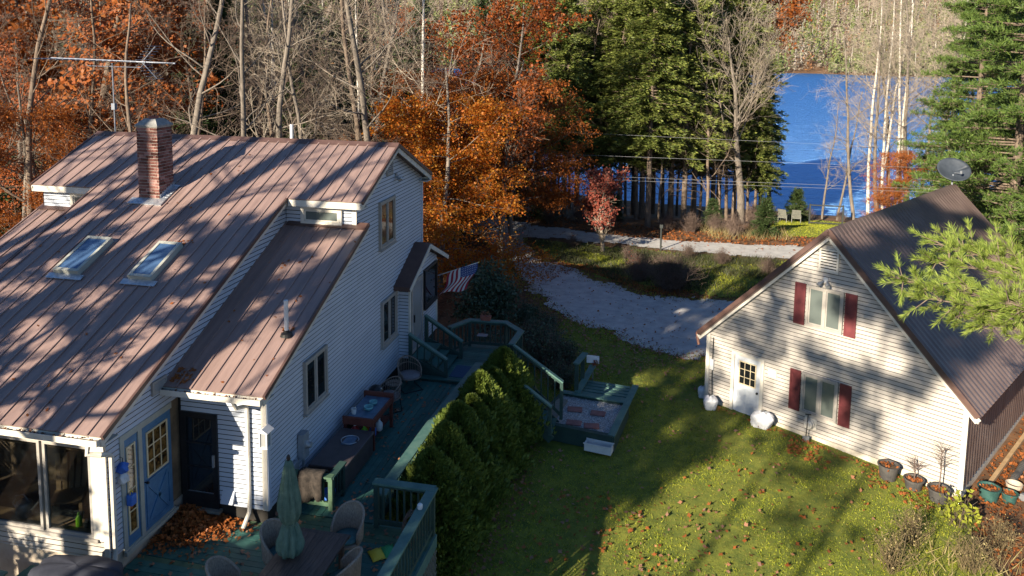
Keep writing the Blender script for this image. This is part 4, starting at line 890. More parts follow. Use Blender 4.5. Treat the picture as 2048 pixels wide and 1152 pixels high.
for k in range(13):
    s0, s1 = k/13, (k+1)/13; q0 = .4 if k >= 6 else 0
    mb = MB(); mb.grid(fpatch(s0, s1, q0, 1, 2, 14)); mb.build('stripe', 'flag_red' if k % 2 == 0 else 'flag_white', fl, smooth=True)
ca = MB(); ca.grid(fpatch(6/13, 1, 0, .4, 8, 8)); ca = ca.build('canton', 'flag_blue', fl, smooth=True)
mb = MB()
for r in range(9):
    for c in range(6 if r % 2 == 0 else 5):
        s = 6/13+(7/13)*(r+1)/10; q = .4*((c*2+1+(r % 2))/12)
        for off in (-.006, .006):
            pts = []
            for k in range(10):
                rr = .022 if k % 2 == 0 else .009; a = k*math.pi/5
                pts.append(fp(s+rr*math.cos(a)*.95, q+rr*math.sin(a)*.8, off))
            mb.poly(*pts)
setp(mb.build('stars', 'flag_white', ca), kind='stuff')
# ------------------------------------------------------------------ boxed gravel bed (old sandbox)
sbx = thing('gravel_bed', 'dark green timber box bed filled with gravel and red pavers', 'garden bed', (5.2, 8.9, -1.9)); sb = Vector((5.2, 8.9, -1.9))
c0, c1, c2, c3 = (3.95, 7.85), (6.28, 7.42), (6.55, 9.62), (4.5, 9.9)
def sbeam(name, a, b, z, w, h, m): one(name, m, lambda mm: mm.beam(V(a[0], a[1], z)-sb, V(b[0], b[1], z)-sb, w, h), sbx)
for a, b in ((c0, c1), (c1, c2), (c2, c3), (c3, c0)):
    sbeam('side_board', a, b, -1.68, .07, .46, 'dark_green'); 
sbeam('cap_board', c0, c1, -1.43, .16, .035, 'dark_green'); sbeam('cap_board', (c1[0]-.05, c1[1]), (6.72, 10.9), -1.425, .2, .04, 'rail_top'); sbeam('cap_board', c3, c2, -1.42, .18, .035, 'rail_top')
sbeam('threshold', (4.35, 8.0), (4.55, 9.5), -1.50, .36, .05, 'weathered')
mat('gravel_fine', (.10, .11, .12), (.42, .43, .44), scale=26, rough=.9, bump=.9, bscale=60, detail=3)
mb = MB(); n = 40
gx = [[(c0[0]+(c1[0]-c0[0])*i/n*(1)+(c3[0]-c0[0])*j/n*(1-i/n)+(c2[0]-c1[0])*j/n*(i/n)-sb.x, c0[1]+(c1[1]-c0[1])*i/n+(c3[1]-c0[1])*j/n*(1-i/n)+(c2[1]-c1[1])*j/n*(i/n)-sb.y, .37+rng.uniform(-.012, .012)) for j in range(n+1)] for i in range(n+1)]
mb.grid(gx); mb.build('gravel', 'gravel_fine', sbx, kind='stuff')
for i, (x, y, a) in enumerate(((5.02, 8.95, .1), (5.72, 8.85, -.05), (5.1, 8.1, .0), (5.62, 8.02, .15))):
    p = thing('paver', ['red stepping stone at far left of the gravel bed', 'red stepping stone at far right of the gravel bed', 'red stepping stone at near left of the gravel bed', 'red stepping stone at near right of the gravel bed'][i], 'paver', (x, y, -1.525), a, 'stepping stones in the gravel bed'); one('slab', 'paver_red', lambda m: m.box(-.22, .22, -.15, .15, 0, .045), p, bevel=.02)
# slatted platform behind it, rail and sign
sp = thing('slatted_platform', 'weathered green slatted platform behind the gravel bed', 'platform', (5.8, 10.4, -1.9)); sl_ = Vector((5.8, 10.4, -1.9))
for k in range(5):
    y = 9.95+k*.22; one('slat', 'rail_top', lambda m: m.beam(V(5.08-.0, y+.1, -1.46+.0)-sl_, V(6.55, y-.08, -1.46)-sl_, .15, .035), sp)
one('beam', 'dark_green', lambda m: (m.beam(V(5.12, 9.9, -1.56)-sl_, V(5.2, 11.1, -1.56)-sl_, .06, .14), m.beam(V(6.4, 9.8, -1.56)-sl_, V(6.5, 10.9, -1.56)-sl_, .06, .14)), sp)
for a, b in ((5.14, 10.0), (5.2, 11.05), (6.42, 9.9), (6.5, 10.85)): one('post', 'dark_green', lambda m: m.box(a-.04-sl_.x, a+.04-sl_.x, b-.04-sl_.y, b+.04-sl_.y, 0, .3), sp)
t = thing('railing', 'short green handrail at the platform with a small sign behind', 'railing', (5.0, 10.3, -1.9)); o_ = Vector((5.0, 10.3, -1.9))
one('ramp_board', 'rail_top', lambda m: m.beam(V(4.98, 9.85, -1.39)-o_, V(5.28, 11.5, -1.15)-o_, .2, .04), t)
one('top_rail', 'rail_top', lambda m: m.beam(V(4.9, 10.0, -.52)-o_, V(5.08, 10.95, -.52)-o_, .2, .04), t)
for a, b in ((4.92, 10.03), (5.03, 10.7)): one('post', 'dark_green', lambda m: m.box(a-.06-o_.x, a+.06-o_.x, b-.06-o_.y, b+.06-o_.y, 0, 1.36), t)
t = thing('sign', 'small white sign with red flower decoration beyond the short handrail', 'sign', (5.3, 11.35, -1.9), .3); one('stake', 'weathered', lambda m: m.box(-.02, .02, 0, .03, 0, 1.1), t); one('board', 'white_paint', lambda m: m.prism([(-.22, -.02, .93), (.2, -.02, .88), (.2, .0, 1.12), (-.22, .0, 1.18)], (0, .025, 0)), t)
setp(link('flowers', npmesh('flowers', *leafquads(np.stack([rng.normal(.08, .06, 60), rng.normal(-.06, .03, 60), rng.normal(.92, .06, 60)], -1), .06, k=2), 'leaf_red'), t), kind='stuff')
t = thing('planter_tray', 'empty white plastic planter tray leaning against the gravel bed', 'planter', (5.9, 7.30, -1.86), -.18)
mb = MB(); mb.box(-.36, .36, -.12, .12, .02, .05); mb.box(-.36, .36, -.14, -.12, .02, .24); mb.box(-.36, .36, .12, .14, .02, .24); mb.box(-.38, -.36, -.14, .14, .02, .24); mb.box(.36, .38, -.14, .14, .02, .24); mb.build('tray', 'white_plastic', t); one('rim', 'white_plastic', lambda m: (m.box(-.40, .40, -.16, -.14, .22, .25), m.box(-.40, .40, .14, .16, .22, .25)), t)
# ------------------------------------------------------------------ garage
GY = -.5782; GO = Vector((8.592, 11.417, .3234)); gw, gh, gl, gb, ge = 3.977, 4.009, 11.23, 2.2721, .271
ga = thing('garage', 'tan sided garage with steep brown corrugated roof and red shutters', 'garage', GO, GY)
GF = Wall((0, .16, 0), (1, 0, 0), (0, -1, 0)); g0 = -gb
u0, u1 = ge, 2*gw-ge
zsl = lambda u: (u if u < gw else 2*gw-u)*gh/gw-.16
fb = g0+.18
siding(GF, [[(u0, fb), (1.15, fb), (1.15, 0), (u0, 0)], [(2.22, fb), (u1, fb), (u1, 0), (2.22, 0)], [(1.15, g0+1.98), (2.22, g0+1.98), (2.22, 0), (1.15, 0)], [(u0, 0), (u1, 0), (u1, zsl(u1)), (gw, zsl(gw)), (u0, zsl(u0))]], course=.115).build('wall', 'siding_tan', ga, kind='stuff')
mb = MB(); mb.prism([(u0+.03, .19, g0-.3), (u1-.03, .19, g0-.3), (u1-.03, .19, zsl(u1)-.05), (gw, .19, zsl(gw)-.05), (u0+.03, .19, zsl(u0)-.05)], (0, gl-.4, 0)); mb.build('wall_core', 'interior_dark', ga)
mb = MB(); GF.bx(mb, 2.23, u1-.01, g0-.5, fb-.002, -.1, .012); GF.bx(mb, u0+.02, 1.14, g0-.5, fb-.002, -.1, .012); mb.build('foundation', 'concrete', ga)
for a in ((u0-.02, u0+.1, fb, zsl(u0+.05)), (u1-.1, u1+.02, fb, zsl(u1-.05))): slabpart('corner_board', GF, *a, -.03, .03, 'trim_white', ga)
def corr(mb, P, du, dv, n, amp, sub=4):
    """corrugated sheet: ribs repeat along du, run along dv"""
    P = Vector(P); du = Vector(du); dv = Vector(dv); nn = du.cross(dv).normalized()
    rows = []
    k = n*6; prof = [0, 0, 0, .6, 1, .6]
    rows = [[P+du*(i/k)+dv*(j)+nn*amp*prof[i % 6] for j in (0, 1)] for i in range(k+1)]
    mb.grid(rows)
# roof slabs with corrugated skin
for sgn in (1, -1):
    e0 = V(0, 0, 0) if sgn == 1 else V(2*gw, 0, 0); ap = V(gw, 0, gh)
    d = ap-e0
    mb = MB(); dn = V(-d.z, 0, d.x).normalized()*(-.13) if sgn == 1 else V(d.z, 0, -d.x).normalized()*(-.13)
    if dn.z > 0: dn = -dn
    mb.prism([e0, ap, ap+dn, e0+dn], (0, gl, 0)); rs = mb.build('roof', 'garage_metal', ga)
    mb = MB(); nrm = -dn.normalized()
    if sgn == 1: corr(mb, e0+nrm*.012-d.normalized()*.04, V(0, gl, 0), d+d.normalized()*.04, 44, -.03)
    else: corr(mb, e0+nrm*.012-d.normalized()*.04, V(0, gl, 0), d+d.normalized()*.04, 44, .03)
    o = mb.build('roof_sheet', 'garage_metal', rs, kind='stuff')
    mb = MB(); mb.beam(e0+V(0, -.015, -.02), ap+V(0, -.015, -.02), .06, .13); mb.build('rake_edge', 'roof_trim', ga)
    mb = MB(); a = e0+V(0, .03, -.17)+(d.normalized()*.02); b = ap+V(0, .03, -.17); mb.beam(a, b, .03, .17); mb.build('rake_board', 'trim_white', ga)
    mb = MB(); mb.beam(a+V(0, .08, -.05), b+V(0, .08, -.05), .14, .02); mb.build('soffit', 'trim_white', ga)
mb = MB(); mb.prism([(gw-.2, -.04, gh-.17), (gw, -.04, gh+.05), (gw+.2, -.04, gh-.17), (gw, -.04, gh+.01)], (0, gl+.08, 0)); mb.build('ridge_cap', 'garage_metal', ga)
# side walls : right wall metal clad
mb = MB(); corr(mb, V(u1-.012, .16, g0+.16), V(0, gl-.4, 0), V(0, 0, gb-.1), 44, .022); mb.build('metal_cladding', 'garage_metal', ga, kind='stuff')
mb = MB(); mb.box(u1-.06, u1-.018, .2, gl-.25, g0-.5, g0+.2); mb.build('foundation', 'concrete', ga)
siding(Wall((u0+.01, 0, 0), (0, 1, 0), (-1, 0, 0)), [[(.16, fb), (gl-.2, fb), (gl-.2, .1), (.16, .1)]], course=.115).build('wall', 'siding_tan', ga, kind='stuff')
mb = MB(); mb.box(.0, .04, .05, gl, -.16, -.03); mb.build('fascia', 'trim_white', ga); mb = MB(); mb.box(2*gw-.04, 2*gw, .05, gl, -.16, -.03); mb.build('fascia', 'roof_trim', ga)
# gutter end and elbow at the left eave
mb = MB(); mb.tube([(-.08, .1, -.10), (-.08, gl, -.10)], .055, 8); mb.build('gutter', 'copper_pipe', ga)
mb = MB(); mb.tube([(-.08, .12, -.13), (-.06, .1, -.2), (.02, .06, -.42)], .045, 8); mb.build('downspout', 'copper_pipe', ga)
# windows with shutters
for z in (3.389, .79):
    wa, wb = (3.409, 4.458)
    window(ga, GF, wa, wb, g0+z, g0+z+1.2, frame='trim_taupe', pane='glass_curtain', t=.07, d=.035, sill=False)
    for a, b in ((wa-.36, wa-.04), (wb+.04, wb+.36)):
        s = slabpart('shutter', GF, a, b, g0+z-.02, g0+z+1.2, .02, .045, 'red_shutter', ga)
        mb = MB(); GF.ring(mb, a, b, g0+z-.02, g0+z+1.2, .045, .045, .058); GF.bx(mb, a+.045, b-.045, g0+z+.56, g0+z+.62, .045, .057); mb.build('shutter_frame', 'red_shutter', s)
vent(GF, 3.70, 4.25, g0+5.05, g0+5.72, ga, 'trim_white', 7, d=.03)
flood(ga, GF, 3.92, g0+4.82, 'white_plastic', 'grey_metal', 1.0)
# door
mb = MB(); GF.bx(mb, 1.15, 1.25, g0-.05, g0+1.98, -.02, .04); GF.bx(mb, 2.12, 2.22, g0-.05, g0+1.98, -.02, .04); GF.bx(mb, 1.25, 2.12, g0+1.88, g0+1.98, -.02, .04); GF.bx(mb, 1.2, 2.17, g0-.12, g0-.05, -.05, .08); mb.build('door_frame', 'trim_white', ga)
gd = slabpart('door', GF, 1.25, 2.12, g0-.05, g0+1.88, -.05, -.012, 'white_paint', ga)
lites(gd, GF, 1.40, 1.97, g0+.98, g0+1.72, 3, 3, 'glass_dark', 'cream_paint', d=-.012)
for a, b, c, d in ((1.36, 1.64, .52, .86), (1.73, 2.01, .52, .86), (1.36, 1.64, .06, .44), (1.73, 2.01, .06, .44)):
    mb = MB(); GF.ring(mb, a, b, g0+c, g0+d, .025, -.012, .0); mb.build('door_panel', 'white_paint', gd)
mb = MB(); c = GF.P(2.04, g0+.86, -.01); mb.tube([c, c+V(0, -.04, 0), c+V(0, -.04, 0), c+V(0, -.08, 0)], [.014, .014, .035, .028], 12); mb.build('knob', 'black_paint', gd)
# exhaust vent, mailbox light, outlet and cable on the front
sv = slabpart('exhaust_plate', GF, 3.55, 3.9, g0+.36, g0+.68, .0, .03, 'trim_white', ga)
mb = MB(); c = GF.P(3.72, g0+.52, .03); mb.tube([c, c+V(0, -.05, 0), c+V(0, -.05, 0), c+V(0, -.13, 0), c+V(0, -.14, 0), c+V(0, -.18, 0)], [.14, .14, .11, .11, .125, .1], 20); mb.build('exhaust_cap', 'trim_white', sv)
slabpart('light_plate', GF, 2.36, 2.62, g0+1.53, g0+1.75, .0, .03, 'trim_white', ga)
ol = slabpart('outlet_box', GF, .42, .55, g0+1.15, g0+1.5, .015, .07, 'white_plastic', ga)
mb = MB(); mb.tube([GF.P(.50, g0+2.2, .035), GF.P(.50, g0+1.3, .04), GF.P(.52, g0+.8, .06), GF.P(.56, g0+.35, .09)], .014, 6); mb.build('cable', 'black_rubber', ol)
# satellite dish on the far end of the ridge
dsh = thing('satellite_dish', 'grey satellite dish mounted on the far end of garage ridge', 'satellite dish', GO+Matrix.Rotation(GY, 3, 'Z')@V(gw, gl-.35, gh+.03), GY)
one('mast', 'grey_metal', lambda m: m.tube([(0, 0, 0), (0, 0, .30), (.0, .06, .38)], .03, 8), dsh)
nd = Vector((.35, -.55, .76)).normalized(); ux = nd.orthogonal().normalized(); uy = nd.cross(ux)
cen = V(0, .12, .58)
rows = [[cen+(ux*math.cos(2*math.pi*j/28)+uy*math.sin(2*math.pi*j/28))*(.58*i/8)-nd*(.14*(1-(i/8)**2)) for j in range(29)] for i in range(9)]
mb = MB(); mb.grid(rows); solid(mb.build('reflector', 'dish', dsh, smooth=True), .015)
one('arm', 'grey_metal', lambda m: m.tube([cen-nd*.1-uy*.1, cen+nd*.25-uy*.42], .015, 6), dsh); one('feed_horn', 'grey_metal', lambda m: m.tube([cen+nd*.22-uy*.40, cen+nd*.30-uy*.36], .04, 8), dsh)
def GL(u, v, z=0): 
    p = GO+Matrix.Rotation(GY, 3, 'Z')@V(u, v, 0); return (p.x, p.y, H(p.x, p.y)+z)
# white bags and tub
def bag(label, loc, rz, sx, sy, sz, tilt=0.):
    t = thing('plastic_bag', label, 'bag', loc, rz)
    rows = []
    for i in range(33):
        a = 2*math.pi*i/32; ca, sa = math.cos(a), math.sin(a); kk = (abs(ca)**3.2+abs(sa)**3.2)**(-1/3.2); r = []
        for j in range(15):
            b = j/14; pr = (.82+.25*math.sin(min(1, b*1.4)*1.6))*(1 if b < .72 else max(.25, 1-((b-.72)/.28)**1.6*.75))
            pr *= 1+.05*math.sin(5*a+4*b)+.035*math.sin(11*a-9*b)+.03*math.sin(17*a+23*b)
            r.append((sx*kk*ca*pr+tilt*b*sz, sy*kk*sa*pr, sz*b*(1+.05*math.sin(3*a)*b)))
        rows.append(r)
    mb = MB(); mb.grid(rows); mb.build('bag', 'bag_plastic', t, smooth=True)
    mb = MB()
    for k in range(9):
        a = k*.7; mb.quad((tilt*sz, 0, sz*.93), (tilt*sz+.3*sx*math.cos(a), .3*sy*math.sin(a), sz*.95), (tilt*sz+.5*sx*math.cos(a+.3), .5*sy*math.sin(a+.3), sz*(1.05+.06*math.sin(k*5))), (tilt*sz+.2*sx*math.cos(a+.6), .2*sy*math.sin(a+.6), sz*1.02))
    mb.build('knot', 'grey_metal', t)
    return t
bag('full white plastic bag leaning by the right side of garage door', GL(2.38, -.24), GY+.25, .30, .19, .50, .18)
bag('white bin bag stuffed with trash left of the garage door', GL(.72, -.28), .1, .20, .19, .44)
bag('white plastic jug shaped bag at the left corner of the garage', GL(.12, .25), .1, .14, .12, .40)
t = thing('shovel', 'small black handled spade leaning on the garage foundation', 'shovel', GL(3.72, -.12)); one('shaft', 'black_rubber', lambda m: m.tube([(0, 0, .1), (.05, .1, .78)], .014, 6), t); one('grip', 'black_rubber', lambda m: m.tube([(-.03, .1, .80), (.13, .1, .80)], .016, 6), t); one('blade', 'galvanised', lambda m: m.box(-.09, .09, -.03, -.01, 0, .2), t)
# pots along the right of the front wall
def potplant(label, loc, r, h, m_, twig=0, grp='pots by the garage'):
    t = thing('plant_pot', label, 'plant pot', loc, 0, grp)
    one('pot', m_, lambda m: m.lathe([(r*.75, 0), (r*.95, h*.9), (r*1.05, h*.9), (r*1.05, h), (r*.93, h), (r*.9, h*.85)], n=24), t, smooth=False); one('soil', 'soil', lambda m: m.lathe([(r*.92, h*.84), (.01, h*.9)], n=20), t)
    setp(link('leaf_litter', npmesh('leaf_litter', *leafquads(np.stack([rng.normal(0, r*.4, 40), rng.normal(0, r*.4, 40), rng.uniform(h*.9, h*1.0, 40)], -1), .09, k=.6), 'leaf_fallen_orange'), t), kind='stuff')
    if twig:
        one('stem', 'twig_dark', lambda m: m.tube([(0, 0, h*.8), (.02, .01, h+twig*.5), (0, .02, h+twig)], [.016, .013, .006], 6), t)
        mb = MB()
        for k in range(46):
            z = h+twig*(.45+.55*rng.random()); a = rng.uniform(0, 6.28); l = rng.uniform(.15, .38); e = V(math.cos(a)*l, math.sin(a)*l, z+rng.uniform(.0, .3)); mb.tube([(0, .01, z), V(0, 0, z).lerp(e, .5)+V(0, 0, .03), e], [.005, .004, .002], 3)
        setp(mb.build('twigs', 'twig_dark', t), kind='stuff')
potplant('large dark plastic pot filled with soil, leftmost by garage foundation', GL(6.05, -.30), .26, .42, 'pot_dark')
potplant('grey pot half sunk in leaves, second by the garage foundation', GL(6.68, -.28), .24, .30, 'pot_dark', .35)
potplant('pot holding a bare twiggy standard tree near the garage corner', GL(7.30, -.38), .26, .36, 'pot_dark', 1.05)
potplant('teal ceramic pot full of leaves at the garage right corner', GL(8.15, .75), .26, .34, 'pot_teal')
potplant('smaller pale teal pot beside the big teal pot', GL(8.55, 1.0), .19, .26, 'pot_teal')
t = thing('drain_pipe', 'black corrugated drain pipe lying along the garage right side', 'pipe', GL(8.4, 2.6, .1), GY); one('pipe', 'pot_dark', lambda m: m.tube([(0, -.6+i*.04, .02*math.sin(i*.3)) for i in range(40)], [.075+.014*(i % 2) for i in range(40)], 10), t)
t = thing('down_pipe', 'dark metal pipe lying in leaves right of the garage', 'pipe', GL(9.0, 2.1, .12), GY-.25); one('pipe', 'cover_navy', lambda m: m.tube([(0, -.8, 0), (0, 1.2, .06)], .07, 12), t); one('collar', 'galvanised', lambda m: m.tube([(0, -.9, 0), (0, -.78, 0)], .09, 12), t)
t = thing('timber_edging', 'pale timber board edging beside garage right wall', 'board', GL(8.02, 2.6, .05), GY); one('board', 'wood_light', lambda m: m.box(-.05, .05, -1.4, 3, 0, .1), t)
t = thing('grey_barrel', 'grey plastic barrel lying at the right frame edge by garage', 'barrel', GL(8.9, 4.0, .2), GY); one('body', 'grey_metal', lambda m: m.tube([(-.1, -.5, 0), (-.1, -.48, 0), (-.1, .48, 0), (-.1, .5, 0)], [.15, .2, .2, .15], 18), t)
t = thing('broken_pot', 'broken ceramic bowl lying in leaves right of garage', 'bowl', GL(8.5, 1.7)); one('shell', 'stucco', lambda m: m.lathe([(.1, 0), (.18, .1), (.2, .2), (.185, .2), (.15, .1), (.05, .03)], n=16), t)
# ------------------------------------------------------------------ antenna
an = thing('tv_antenna', 'silver arrow shaped television antenna above the left end of house', 'antenna', (-9.55, 8.0, 6.0))
one('mast', 'aluminium', lambda m: m.tube([(.0, 0, -1.2), (0, 0, 2.6)], .022, 8), an)
one('boom', 'aluminium', lambda m: m.tube([(-2.2, 0, 2.72), (2.2, 0, 2.62)], .03, 8), an)
one('lower_boom', 'aluminium', lambda m: m.tube([(-.9, 0, 2.5), (1.0, 0, 2.48), (1.15, 0, 2.62)], .014, 6), an)
for k in range(16):
    x = -2.15+k*.2; l = .95-.045*k; one('element', 'aluminium', lambda m: m.tube([(x, -l, 2.72-.045*k*.1), (x, l, 2.72-.045*k*.1)], .011, 5), an)
for sg in (1, -1):
    one('reflector_arm', 'aluminium', lambda m: m.tube([(1.05, 0, 2.64), (1.55, 0, 2.64+sg*.5)], .018, 6), an)
    for k in range(6): 
        p = V(1.05, 0, 2.64).lerp(V(1.55, 0, 2.64+sg*.5), (k+1)/6); one('element', 'aluminium', lambda m: m.tube([p+V(-.02, -.35, 0), p+V(-.02, .35, 0)], .009, 5), an)
for k in range(12): one('element', 'aluminium', lambda m: m.tube([(1.15+k*.088, -.13, 2.63), (1.15+k*.088, .13, 2.63)], .009, 5), an)
one('clamp', 'aluminium', lambda m: m.box(-.06, .06, -.06, .06, 1.15, 1.35), an)
# ------------------------------------------------------------------ wires along the road
def wire(label, a, b, sag, r=.0065):
    a = Vector(a); b = Vector(b); t = setp(one('utility_wire', 'wire', lambda m: m.tube([a.lerp(b, i/40)-V(0, 0, sag*4*(i/40)*(1-i/40)) for i in range(41)], r, 5)), label, 'wire', 'utility wires above the road'); return t
WIRES = [((-21.79, 30.6, 3.19), (35.33, 30.6, 3.38), 'topmost bright utility wire crossing in front of the hemlocks'), ((-25.26, 29.8, 1.81), (33.01, 29.8, 2.28), 'lowest utility wire crossing in front of the trunks'),
         ((-25.55, 30.2, 1.98), (33.23, 30.2, 2.36), 'utility wire just above the lowest one by the trunks'), ((-8.33, 33.5, 4.33), (28.3, 33.5, 3.93), 'faint far utility wire among the hemlock crowns')]
for a, b, l in WIRES: wire(l, a, b, 0)
t = setp(one('sign_post', 'post_dark', lambda m: (m.tube([(0, 0, -.1), (0, 0, 1.5)], .05, 8), m.box(-.09, .09, -.05, .05, 1.3, 1.5))), 'dark thin post standing at the road edge of the grass island', 'post'); t.location = (7.1, 30.4, H(7.1, 30.4))
# lakeside gate frame and two lawn chairs
t = thing('garden_gate', 'dark open metal frame gate standing at the lake edge', 'gate', (18.3, 44.3, H(18.3, 44.3)))
for a in (-1.1, 1.1): one('post', 'post_dark', lambda m: m.box(a-.05, a+.05, -.05, .05, 0, 1.5), t)
one('rail', 'post_dark', lambda m: m.box(-1.05, 1.05, -.03, .03, 1.38, 1.46), t); one('rail', 'post_dark', lambda m: m.box(-1.05, 1.05, -.03, .03, .12, .2), t)
for i in range(2):
    t = thing('lawn_chair', ('left', 'right')[i]+' of two white lawn chairs facing the lake', 'chair', (15.55+i*.85, 44.9, H(16, 44.9)), 2.7+i*.3, 'lawn chairs by the lake')
    one('seat', 'weathered', lambda m: m.prism([(-.3, -.3, .42), (.3, -.3, .42), (.3, .25, .36), (-.3, .25, .36)], (0, 0, .04)), t); one('back', 'weathered', lambda m: m.prism([(-.3, .22, .38), (.3, .22, .38), (.3, .55, 1.05), (-.3, .55, 1.05)], (0, .04, .01)), t)
    for a, b in ((-.3, -.3), (.3, -.3), (-.3, .3), (.3, .3)): one('leg', 'weathered', lambda m: m.box(a-.025, a+.025, b-.025, b+.025, 0, .6), t)
    for a in (-.3, .3): one('arm', 'weathered', lambda m: m.box(a-.04, a+.04, -.35, .35, .6, .63), t)
# hanging things by the blue door
t = thing('wind_sock', 'blue and white cloth ornament hanging beside the blue door', 'ornament', (-1.82, -1.78, 1.75)); one('hook', 'black_paint', lambda m: m.tube([(-.06, 0, .08), (0, 0, .08), (0, 0, -.4)], .006, 5), t)
one('cloth', 'blue_cloth', lambda m: m.lathe([(.02, 0), (.09, -.06), (.1, -.14), (.05, -.2)], n=14, fn=lambda a, z: 1+.25*math.sin(3*a+z*30)), t); one('pale_cloth', 'white_plastic', lambda m: m.lathe([(.04, -.2), (.09, -.26), (.09, -.36), (.02, -.42)], n=14, fn=lambda a, z: 1+.2*math.sin(4*a+z*20)), t)
t = thing('lantern', 'small bright blue lantern hanging low beside the blue door', 'lantern', (-1.80, -1.62, 1.05)); one('body', 'blue_cloth', lambda m: m.box(-.06, .06, -.07, .07, -.2, 0), t, bevel=.015); one('handle', 'yellow', lambda m: m.tube([(0, -.04, 0), (0, 0, .09), (0, .04, 0)], .007, 5), t)
# ------------------------------------------------------------------ trees
def unit(v): return v/(np.linalg.norm(v, axis=-1, keepdims=True)+1e-9)
def seg_mesh(name, segs, k, m):
    """segs: (n,8) p0 p1 r0 r1"""
    s = np.asarray(segs, float); p, q, r0, r1 = s[:, :3], s[:, 3:6], s[:, 6], s[:, 7]; d = unit(q-p)
    t = np.where(np.abs(d[:, 2:3]) > .9, np.array([[1., 0, 0]]), np.array([[0, 0, 1.]])); a = unit(np.cross(d, t)); b = np.cross(d, a)
    ang = np.arange(k)*2*np.pi/k
    ring = a[:, None]*np.cos(ang)[None, :, None]+b[:, None]*np.sin(ang)[None, :, None]
    v = np.concatenate([p[:, None]+ring*r0[:, None, None], q[:, None]+ring*r1[:, None, None]], 1)
    n = len(s); base = (np.arange(n)*2*k)[:, None, None]; j = np.arange(k); jn = (j+1) % k
    f = np.stack([j, jn, jn+k, j+k], -1)[None]+base
    return npmesh(name, v.reshape(-1, 3), f.reshape(-1, 4), m, True)
def grow(R, p, d, L, r, lev, P, out):
    n = P['n'][lev]; st = L/n; w = P['wig'][lev]; tr = P['trop'][lev]
    for i in range(n):
        d = d+np.array([R.gauss(0, w), R.gauss(0, w), R.gauss(0, w)])+np.array([0, 0, tr]); d = d/np.linalg.norm(d)
        q = p+d*st; ra = r*(1-i/n*(1-P['tap'][lev])); rb = r*(1-(i+1)/n*(1-P['tap'][lev]))
        out[lev].append((*p, *q, max(ra, .006), max(rb, .005)))
        if lev+1 < len(P['n']) and (i+.5)/n >= P['start'][lev]:
            kk = P['kids'][lev]; kk = int(kk)+(R.random() < kk-int(kk))
            for _ in range(kk):
                az = R.uniform(0, 2*math.pi); an = math.radians(R.uniform(*P['ang'][lev]))
                e1 = np.cross(d, (0.3, .9, .2)); e1 /= np.linalg.norm(e1); e2 = np.cross(d, e1)
                nd = d*math.cos(an)+(e1*math.cos(az)+e2*math.sin(az))*math.sin(an)
                fr = (i+1)/n
                LL = L*P['ratio'][lev]*(1-P['fall'][lev]*fr)*R.uniform(.65, 1.2)
                grow(R, p+d*st*R.random(), nd, LL, max(.006, rb*P['rr'][lev]), lev+1, P, out)
        p = q
BASE = dict(n=[12, 6, 4, 2], wig=[.05, .12, .18, .2], trop=[.02, .06, .03, .0], tap=[.25, .25, .3, .4], start=[.22, .2, .15, 0], kids=[2.6, 1.9, 1.8, 0], ang=[(40, 75), (30, 60), (30, 65), (30, 60)], ratio=[.36, .5, .5, .5], fall=[.55, .4, .3, 0], rr=[.33, .5, .5, .5])
def bare(seed, h, r0, leaf=None, nleaf=0, lsize=.1, bark='bark_grey', twig='twig', zmin=-99, zmax=99, spread=.5, flat=1.2, lk=.5, leafprob=1., **kw):
    P = dict(BASE); P.update(kw); R = random.Random(seed); out = [[] for _ in P['n']]
    grow(R, np.array([0, 0, -.3]), np.array([R.gauss(0, .04), R.gauss(0, .04), 1.]), h, r0, 0, P, out)
    t = thing('tree', 'tree', 'tree')
    link('trunk', seg_mesh('trunk', out[0], 8, bark), t)
    if len(out) > 1 and out[1]: setp(link('limbs', seg_mesh('limbs', out[1], 5, bark if bark != 'bark_birch' else twig), t), kind='stuff')
    fine = [s for l in out[2:] for s in l]
    tw = setp(link('crown', seg_mesh('crown', fine, 3, twig), t), kind='stuff')
    if leaf:
        s = np.array(fine); s = s[(s[:, 5] > zmin) & (s[:, 5] < zmax)]
        s = s[rng.random(len(s)) < leafprob]
        pick = s[rng.integers(0, len(s), nleaf)]; u_ = rng.random((nleaf, 1))
        c = pick[:, :3]*(1-u_)+pick[:, 3:6]*u_+rng.normal(0, spread*.25, (nleaf, 3))*np.array([1, 1, .45])
        setp(link('foliage', npmesh('foliage', *leafquads(c, lsize, (-.3, -.8, .55*flat), lk, .7), leaf), t), kind='stuff')
    return t
def sprays(c, dr, ln, wd, nrm):
    d = unit(dr); w_ = unit(np.cross(nrm, d)); l = np.asarray(ln)[:, None]; ww = np.asarray(wd)[:, None]
    P = np.stack([c, c+d*l*.45+w_*ww*.5, c+d*l, c+d*l*.45-w_*ww*.5], 1); n = len(c)
    return P.reshape(-1, 3), np.arange(4*n).reshape(n, 4)
